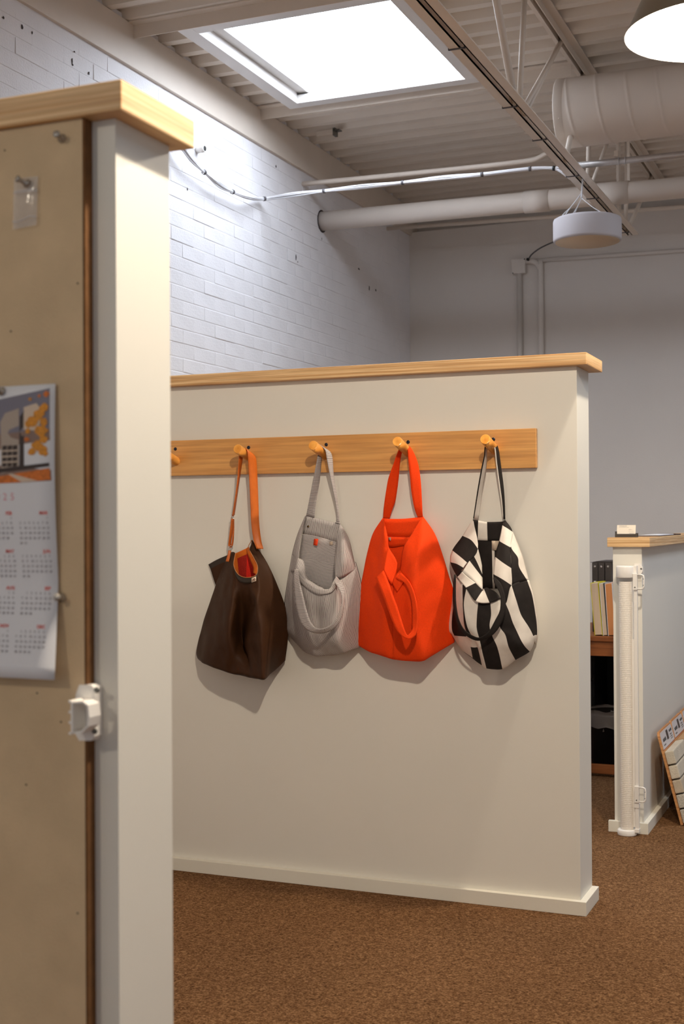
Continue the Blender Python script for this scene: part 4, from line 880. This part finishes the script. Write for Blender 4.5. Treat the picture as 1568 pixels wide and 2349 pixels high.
for k, (xa, xb) in enumerate(((1358, 1371), (1372.5, 1386), (1388, 1401.5))):
    X0, X1 = ((-0.4202,2.2000,0.7159)[0], (-0.3914,2.2000,0.7165)[0], (-0.3606,2.2000,0.7172)[0])[k], ((-0.3943,2.2000,0.7165)[0], (-0.3646,2.2000,0.7171)[0], (-0.3340,2.2000,0.7177)[0])[k]
    zt = (-0.3748,2.2000,0.9327)[2]
    t = thing('ring_binder', 'dark grey ring binder %s behind the leaning books' % ('left of its two neighbours', 'in the middle of three', 'right of its two neighbours')[k], 'binder', ((X0 + X1) / 2, 2.33, DZ), 'ring binders on the desk')
    B().box(X0, X1, 2.2, 2.202, DZ + .0005, zt, .0005).box(X0, X0 + .0025, 2.202, 2.46, DZ + .0005, zt).box(X1 - .0025, X1, 2.202, 2.46, DZ + .0005, zt).build('cover', BINDER, t)
    B().box(X0 + .004, X1 - .004, 2.215, 2.45, DZ + .006, zt - .012).build('papers', PAPER, t)
    B().lathe(((X0 + X1) / 2, 2.2, zt - .017), [(.0045, -.0006), (.0045, .0012), (.0028, .0014), (.0024, .0002), (0, .0002)], 14, axis=(0, -1, 0)).build('finger_ring', CHROME, t)
    B().box((X0 + X1) / 2 - .0055, (X0 + X1) / 2 + .0055, 2.1988, 2.1999, zt - .115, zt - (.083, .087, .094)[k]).build('spine_label', PAPER, t)
b = B()
PT = thing('paper_stack', 'loose dark folders lying across the tops of the ring binders', 'folders', (-.38, 2.33, .94))
zt = (-0.3748,2.2000,0.9327)[2]
for k in range(3): B().box(-.43 + k * .012, -.31 + k * .008, 2.21, 2.44, zt + .0004 + k * .0022, zt + .0020 + k * .0022).build('folder', BINDER, PT)

# bin with liner under the desk
bc = (-0.3484,2.2500,0.2366)
BN = thing('waste_bin', 'black waste bin with a grey translucent liner under the desk', 'bin', (bc[0], 2.25, 0))
zt = (-0.3483,2.2500,0.2525)[2]
B().lathe((bc[0], 2.25, 0), [(0, .002), (.085, .002), (.105, zt), (.108, zt), (.108, zt + .004), (.101, zt + .004), (.082, .008), (0, .008)], 36).build('bucket', BLACKM, BN)
LINER = M('grey_liner', (112, 104, 100), .4, alpha=.7, spec=.6)
b = B(); n = 40; rings = []
for i, (r, h) in enumerate(((.098, zt - .08), (.100, zt - .02), (.104, zt + .010), (.112, zt + .012), (.116, zt - .01), (.117, zt - .045), (.120, zt - .060))):
    rings.append([b.bm.verts.new((bc[0] + math.cos(k * 6.2832 / n) * (r + .006 * noise.noise(Vector((k * .7, i * .8, 2)))), 2.25 + math.sin(k * 6.2832 / n) * (r + .006 * noise.noise(Vector((k * .7, i * .8, 2)))), h + .012 * noise.noise(Vector((k * .45, i * .5, 5))))) for k in range(n)])
for a, c in zip(rings, rings[1:]):
    for k in range(n): b.face([a[k], a[(k + 1) % n], c[(k + 1) % n], c[k]])
o = b.build('liner', LINER, BN, smooth=True)
PD = thing('drawer_pedestal', 'black drawer pedestal standing in the dark under the desk', 'drawer unit', (-.6, 2.45, 0))
B().box(-.92, -.46, 2.42, 2.72, .0, .56, .003).build('body', BLACKM, PD)
for k in range(3): B().box(-.915, -.465, 2.405, 2.42, .02 + k * .18, .19 + k * .18, .003).build('drawer', BLACKM, PD)

# ================================================================ CEILING STEEL, DUCTS, CABLES
J = thing('roof_joist', 'beige open-web steel roof joist running beside the skylight', 'joist', (-.51, 1.0, 2.75))
YJ0, YJ1 = -5.0, 3.74
def chord(name, z0, flip, y1, x):
    # pair of angles
    for s in (-1, 1):
        xa, xb = (x - .048, x - .009) if s < 0 else (x + .009, x + .048)
        b = B()
        zz = (z0, z0 + .0045) if not flip else (z0 - .0045, z0)
        b.box(xa, xb, YJ0, y1, *zz)
        vz = (z0, z0 + .038) if not flip else (z0 - .038, z0)
        xi = (x - .0135, x - .009) if s < 0 else (x + .009, x + .0135)
        b.box(*xi, YJ0, y1, *vz)
        b.build(name, STEELP, J)
chord('bottom_chord', 2.75, False, YJ1, -.51)
chord('top_chord', 3.310, True, 4.86, -.51)
def web(y0, y1, r=.0125, z0=2.762, z1=3.302, flat=0):
    b = B()
    if flat:
        b.box(-.517, -.503, y0 - flat, y0 + flat, z0, z1)
    else: b.tube([(-.51, y0, z0), (-.51, y1, z1)], r, 12)
    b.build('web_member', STEELP, J)
web(1.245, .80, .0150); web(1.31, 1.42, .0115); web(1.40, 2.08, .0100); web(2.12, 2.53, .0130); web(2.60, 2.66, .0110); web(2.66, 3.34, .0100)
web(3.40, 3.40, flat=.032); web(3.60, 3.66, .011); web(3.66, 4.55, .012)
for k in range(-5, 1): web(k * 1.33 + 1.245, k * 1.33 + .80, .014); web(k * 1.33 + 1.36, k * 1.33 + 2.08, .011)
for p in ((-0.5416,0.5688,2.7500), (-0.5418,1.2509,2.7500), (-0.4989,2.3555,2.7500), (-0.5328,2.8138,2.7500), (-0.5252,3.6521,2.7500), (-0.5559,1.7249,2.7500)):
    y = p[1]
    b = B().box(-.560, -.503, y - .004, y + .004, 2.7465, 2.7500).box(-.5625, -.558, y - .004, y + .004, 2.7465, 2.76).box(-.5055, -.501, y - .004, y + .004, 2.7465, 2.775)
    b.build('chord_clip', TIE, J)

# large spiral duct through the joist
DU = thing('spiral_duct', 'large beige round spiral duct passing through the roof joist', 'duct', (.8, 2.30, 3.03))
b = B(); n = 56; xs = -.575; ring_prev = None
r0 = .158; nx = 290; rings = []
for i in range(nx):
    x = xs + .03 + i * .005
    ring = []
    for k in range(n):
        a = 2 * math.pi * k / n
        ph = ((x / .136 + a / (2 * math.pi)) % 1.0)
        rr_ = r0 + (.0028 if ph < .06 else 0)
        ring.append(b.bm.verts.new((x, 2.30 + math.sin(a) * rr_, 3.03 + math.cos(a) * rr_)))
    rings.append(ring)
for a, c in zip(rings, rings[1:]):
    for k in range(n):
        f = b.face([a[k], a[(k + 1) % n], c[(k + 1) % n], c[k]])
        if f: f.smooth = True
b.build('pipe', DUCTP, DU)
B().lathe((xs, 2.30, 3.03), [(0, .004), (.150, .004), (.154, 0), (.160, 0), (.1615, .003), (.1600, .010), (.1600, .040), (.158, .042)], 56, axis=(1, 0, 0)).build('end_cap', DUCTP, DU)
for a in (2.0, 3.2, 4.3): B().lathe((xs + .028, 2.30 + math.sin(a) * .1598, 3.03 + math.cos(a) * .1598), [(.004, 0), (.0035, .002), (0, .0026)], 10, axis=(0, math.sin(a), math.cos(a))).build('rivet', DUCTP, DU)

PI = thing('drain_pipe', 'beige round pipe from the brick wall under the joist to the right', 'pipe', (-.9, 3.27, 2.88))
b = B().tube([(-2.225, 3.27, 2.893), (-.9, 3.27, 2.880), (1.0, 3.27, 2.862)], .0560, 28); b.build('pipe', DUCTP, PI)
for x0, x1 in ((-1.0, -.86), (-.60, -.43)): B().tube([(x0, 3.27, 2.881), (x1, 3.27, 2.8785)], .0605, 28).build('coupling', DUCTP, PI)
B().box(-.44, -.425, 3.262, 3.278, 2.935, 3.32).build('hanger', STEELP, PI)
B().lathe((-2.2205, 3.27, 2.893), [(.0565, .0), (.066, .0), (.066, .003), (.0565, .003)], 28, axis=(1, 0, 0)).build('wall_hole', CHIP, PI)
o = B().tube(spline([(-2.225, 3.0, 3.048), (-1.5, 3.0, 3.035), (-.98, 3.0, 3.030), (-.84, 3.0, 3.045), (-.72, 3.0, 3.12), (-.62, 3.0, 3.2), (-.53, 3.0, 3.262)], 5), .0135, 14).build('conduit', STEELP)
tag(o, 'thin beige conduit from the brick wall bending up to the joist', 'conduit')
o = B().tube([(-2.225, 4.35, 3.075), (-1.1, 4.35, 3.045), (1.0, 4.35, 3.0)], .0125, 14).build('conduit', STEELP)
tag(o, 'thin beige conduit running close along the top of the far wall', 'conduit')
CD = thing('conduit', 'bare metal conduit crossing above the white hanging drum to the right', 'conduit', (.3, 2.43, 2.82))
B().tube([(-.58, 2.43, 2.818), (-.03, 2.43, 2.814), (1.0, 2.43, 2.806)], .0155, 16).build('tube', GALV, CD)
for x in (-.33, -.30): torus('wire_loop', (x, 2.43, 2.816), .0175, .0016, CABLE, CD, (1, .2, 0))
B().box(-.345, -.325, 2.40, 2.44, 2.832, 2.86, .002).build('clamp', STEELP, CD)

CB = thing('cable_bundle', 'bundle of thin white cables sagging along the brick wall to the joist', 'cables', (-1.8, 2.2, 2.83))
path = [(-2.2250,1.1924,2.9098), (-2.1700,1.3218,2.8972), (-2.1680,1.4919,2.8746), (-2.1600,1.6025,2.8221), (-2.1600,1.7363,2.7942), (-2.1650,1.8852,2.7744), (-2.1650,2.0359,2.7715), (-2.1550,2.1933,2.7808), (-2.1823,2.4300,2.8291), (-2.0205,2.4300,2.8330), (-1.8395,2.4300,2.8344), (-1.6287,2.4300,2.8323), (-1.4089,2.4300,2.8309), (-1.1971,2.4300,2.8299), (-0.9949,2.4300,2.8271), (-0.7544,2.4300,2.8281), (-0.6369,2.4300,2.8171), (-0.5736,2.4300,2.7975)]
tie_i = {4, 6, 8, 10, 12, 14, 15, 16}
rr = random.Random(11)
for k in range(9):
    a = 6.283 * k / 8; r = .0 if k == 8 else 1.
    pts = []
    for i, p in enumerate(path):
        tight = .0062 if i in tie_i else (.0125 if i < 4 or i == 5 or i == 9 else .0095)
        if i < 3: tight = .016
        if i >= 17: tight = .035
        aa = a + i * .35 + rr.uniform(-.3, .3)
        d = Vector((.35 * math.cos(aa) if i > 7 else .75 * math.cos(aa), .75 * math.cos(aa) if i > 7 else .3 * math.cos(aa), math.sin(aa))) * r * tight * rr.uniform(.75, 1.2)
        if i < 8: d.x = abs(d.x) 
        pts.append(Vector(p) + d)
    B().tube(spline(pts, 6), .0030, 7).build('cable', CABLE, CB)
for i in sorted(tie_i):
    p, q = Vector(path[i]), Vector(path[i + 1]); d = (q - Vector(path[i - 1])).normalized()
    m = BLACKM if i == 16 else TIE
    o = B().lathe(p - d * .006, [(.0105, 0), (.0118, .0), (.0118, .012), (.0105, .012), (.0105, 0)], 18, axis=d).build('cable_tie', m, CB)
    if i == 16: o['label'] = 'black cable tie'
# capped stub on the brick wall
st_ = thing('pipe_stub', 'short white capped pipe stub sticking out of the brick wall', 'pipe', (-2.2000,1.7543,2.9098))
p0 = Vector((-2.2150,1.7727,2.9164))
B().lathe(p0, [(0, 0), (.017, 0), (.017, .045), (.013, .045), (.013, .03), (0, .03)], 20, axis=(1, -.15, 0)).build('sleeve', WHITEPL, st_)
B().lathe(p0 + Vector((.040, -.006, 0)), [(0, 0), (.0128, 0), (.0128, .001), (0, .001)], 18, axis=(1, -.15, 0)).build('dark_bore', BLACKM, st_)
# little angle clip under the deck
ac = thing('deck_hanger', 'small metal hanger bracket under the roof deck by the skylight', 'bracket', (-2.03, 2.92, 3.28))
B().box(-2.10, -1.985, 2.925, 2.935, 3.287, 3.312).build('plate', STEELP, ac); B().box(-1.99, -1.975, 2.90, 2.94, 3.270, 3.312).box(-1.99, -1.95, 2.90, 2.94, 3.296, 3.302).build('hook', SCREW, ac)

# white hanging drum
DR = thing('hanging_drum', 'white round drum hanging on wires under the joist', 'pendant', (-.479, 2.43, 2.44))
DRM = M('white_felt_drum', (190, 184, 186), .75, bump=(500, .0004)); DRB = M('drum_grille', (218, 196, 168), .8, bump=(900, .0006))
B().lathe((-.479, 2.43, 2.448), [(.150, .0), (.158, .003), (.1605, .012), (.1605, .098), (.158, .106), (.150, .110), (0, .110)], 56).build('body', DRM, DR)
B().lathe((-.479, 2.43, 2.448), [(0, -.0005), (.1505, -.0005), (.1505, .002), (0, .002)], 56).build('grille', DRB, DR)
hub = Vector((-.505, 2.43, 2.66))
B().tube(spline([(-.505, 2.43, 2.83), (-.500, 2.43, 2.75), (-.503, 2.43, 2.70), hub], 4), .004, 8).build('hanging_cord', CABLE, DR)
for a in (2.6, 4.3, 5.6): B().tube(spline([hub, hub * .5 + Vector((-.479 + .12 * math.cos(a), 2.43 + .12 * math.sin(a), 2.558)) * .5 + Vector((0, 0, -.006)), (-.479 + .12 * math.cos(a), 2.43 + .12 * math.sin(a), 2.558)], 5), .0018, 6).build('wire', CABLE, DR)
for k in range(2): B().tube(spline([hub + Vector((-.004, .004 * k, .02)), hub + Vector((-.05, -.01, -.04)), (-.585 + .012 * k, 2.40, 2.585), (-.600 + .012 * k, 2.40, 2.556)], 6), .0022, 6).build('power_cord', CABLE, DR)

# junction box and conduits on the far wall
JB = thing('junction_box', 'beige junction box high on the far wall with two conduits below', 'electrical box', (-1.435, YF - .03, 2.785))
B().box(-1.484, -1.388, YF - .045, YF - .0005, 2.787, 2.884, .004).build('box', FARP, JB)
for x, z in ((-1.478, 2.790), (-1.398, 2.878)): B().lathe((x + .006, YF - .046, z), [(.004, 0), (.0036, .0015), (0, .001)], 10, axis=(0, -1, 0)).build('screw', DARKSCREW, JB)
B().tube([(-1.434, YF - .022, 2.79), (-1.434, YF - .022, .0)], .0185, 16).build('conduit', FARP, JB)
B().tube(spline([(-1.39, YF - .022, 2.868), (-1.35, YF - .022, 2.866), (-1.318, YF - .022, 2.850), (-1.296, YF - .022, 2.812), (-1.289, YF - .022, 2.75), (-1.289, YF - .022, 1.5), (-1.289, YF - .022, 0)], 5), .0185, 16).build('conduit', FARP, JB)
B().tube([(-1.34, YF - .016, 2.868), (-.3, YF - .016, 2.850), (1.5, YF - .016, 2.82)], .0135, 14).build('conduit', FARP, JB)
o = B().tube(spline([(-1.365, YF - .05, 2.872), (-1.33, YF - .08, 2.90), (-1.26, YF - .1, 2.935), (-1.15, YF - .12, 2.965), (-1.05, YF - .14, 2.972), (-.80, YF - .4, 2.93), (-.52, 3.72, 2.765)], 6), .005, 8).build('cable', TIE, JB); o['label'] = 'dark grey cable rising to the right'
B().lathe((-1.366, YF - .048, 2.872), [(0, 0), (.010, 0), (.010, .012), (0, .012)], 12, axis=(0, -1, 0)).build('cable_gland', BLACKM, JB)

# ================================================================ PENDANT LAMPS
SHADE = M('grey_lamp_shade', (150, 142, 126), .45, .3, spec=.5); SHIN = M('white_shade_lining', (240, 238, 232), .5)
GLOW = emis('lamp_diffuser', (1.0, .88, .70), 9.0)
def pendant():
    t = thing('pendant_lamp', 'glowing grey dome pendant lamp at the top right corner', 'lamp', (0, 0, 0), 'dome pendant lamps in a row')
    R0 = .2275
    B().lathe((0, 0, 0), [(R0 + .003, 0), (R0 + .001, .004), (R0 - .012, .03), (R0 - .030, .07), (R0 - .060, .13), (R0 - .105, .19), (.06, .235), (.045, .30), (0, .305)], 64).build('shade', SHADE, t)
    B().lathe((0, 0, 0), [(R0 + .003, 0), (R0 - .002, .001), (R0 - .016, .03), (R0 - .034, .07), (.05, .20), (0, .2)], 64).build('shade_lining', SHIN, t)
    B().lathe((0, 0, 0), [(0, .070), (R0 - .0345, .070), (R0 - .0345, .073), (0, .073)], 64).build('diffuser', GLOW, t)
    B().tube([(0, 0, .30), (0, 0, .90)], .006, 10).build('stem', SHADE, t)
    li = bpy.data.lights.new('bulb', 'POINT'); li.energy = LAMP_WATT; li.shadow_soft_size = .035; li.color = (1.0, .87, .70)
    lo = bpy.data.objects.new('bulb', li); COL.objects.link(lo); lo.parent = t; lo.location = (0, 0, .030)
    return t
P1 = pendant()
def dup(root, loc, label, power=1.):
    r = root.copy(); COL.objects.link(r); r.location = loc; r['label'] = label
    for ch in list(root.children):
        c = ch.copy(); COL.objects.link(c); c.parent = r
        if c.type == 'LIGHT': c.data = c.data.copy(); c.data.energy *= power
    return r
dup(P1, (.50, -2.30, 2.425), 'glowing grey dome pendant lamp above the near partition', 1.45)
dup(P1, (-1.1, -4.9, 2.425), 'glowing grey dome pendant lamp of the left row, behind the near partition', .42)
P1.location = (.398, -.118, 2.425)
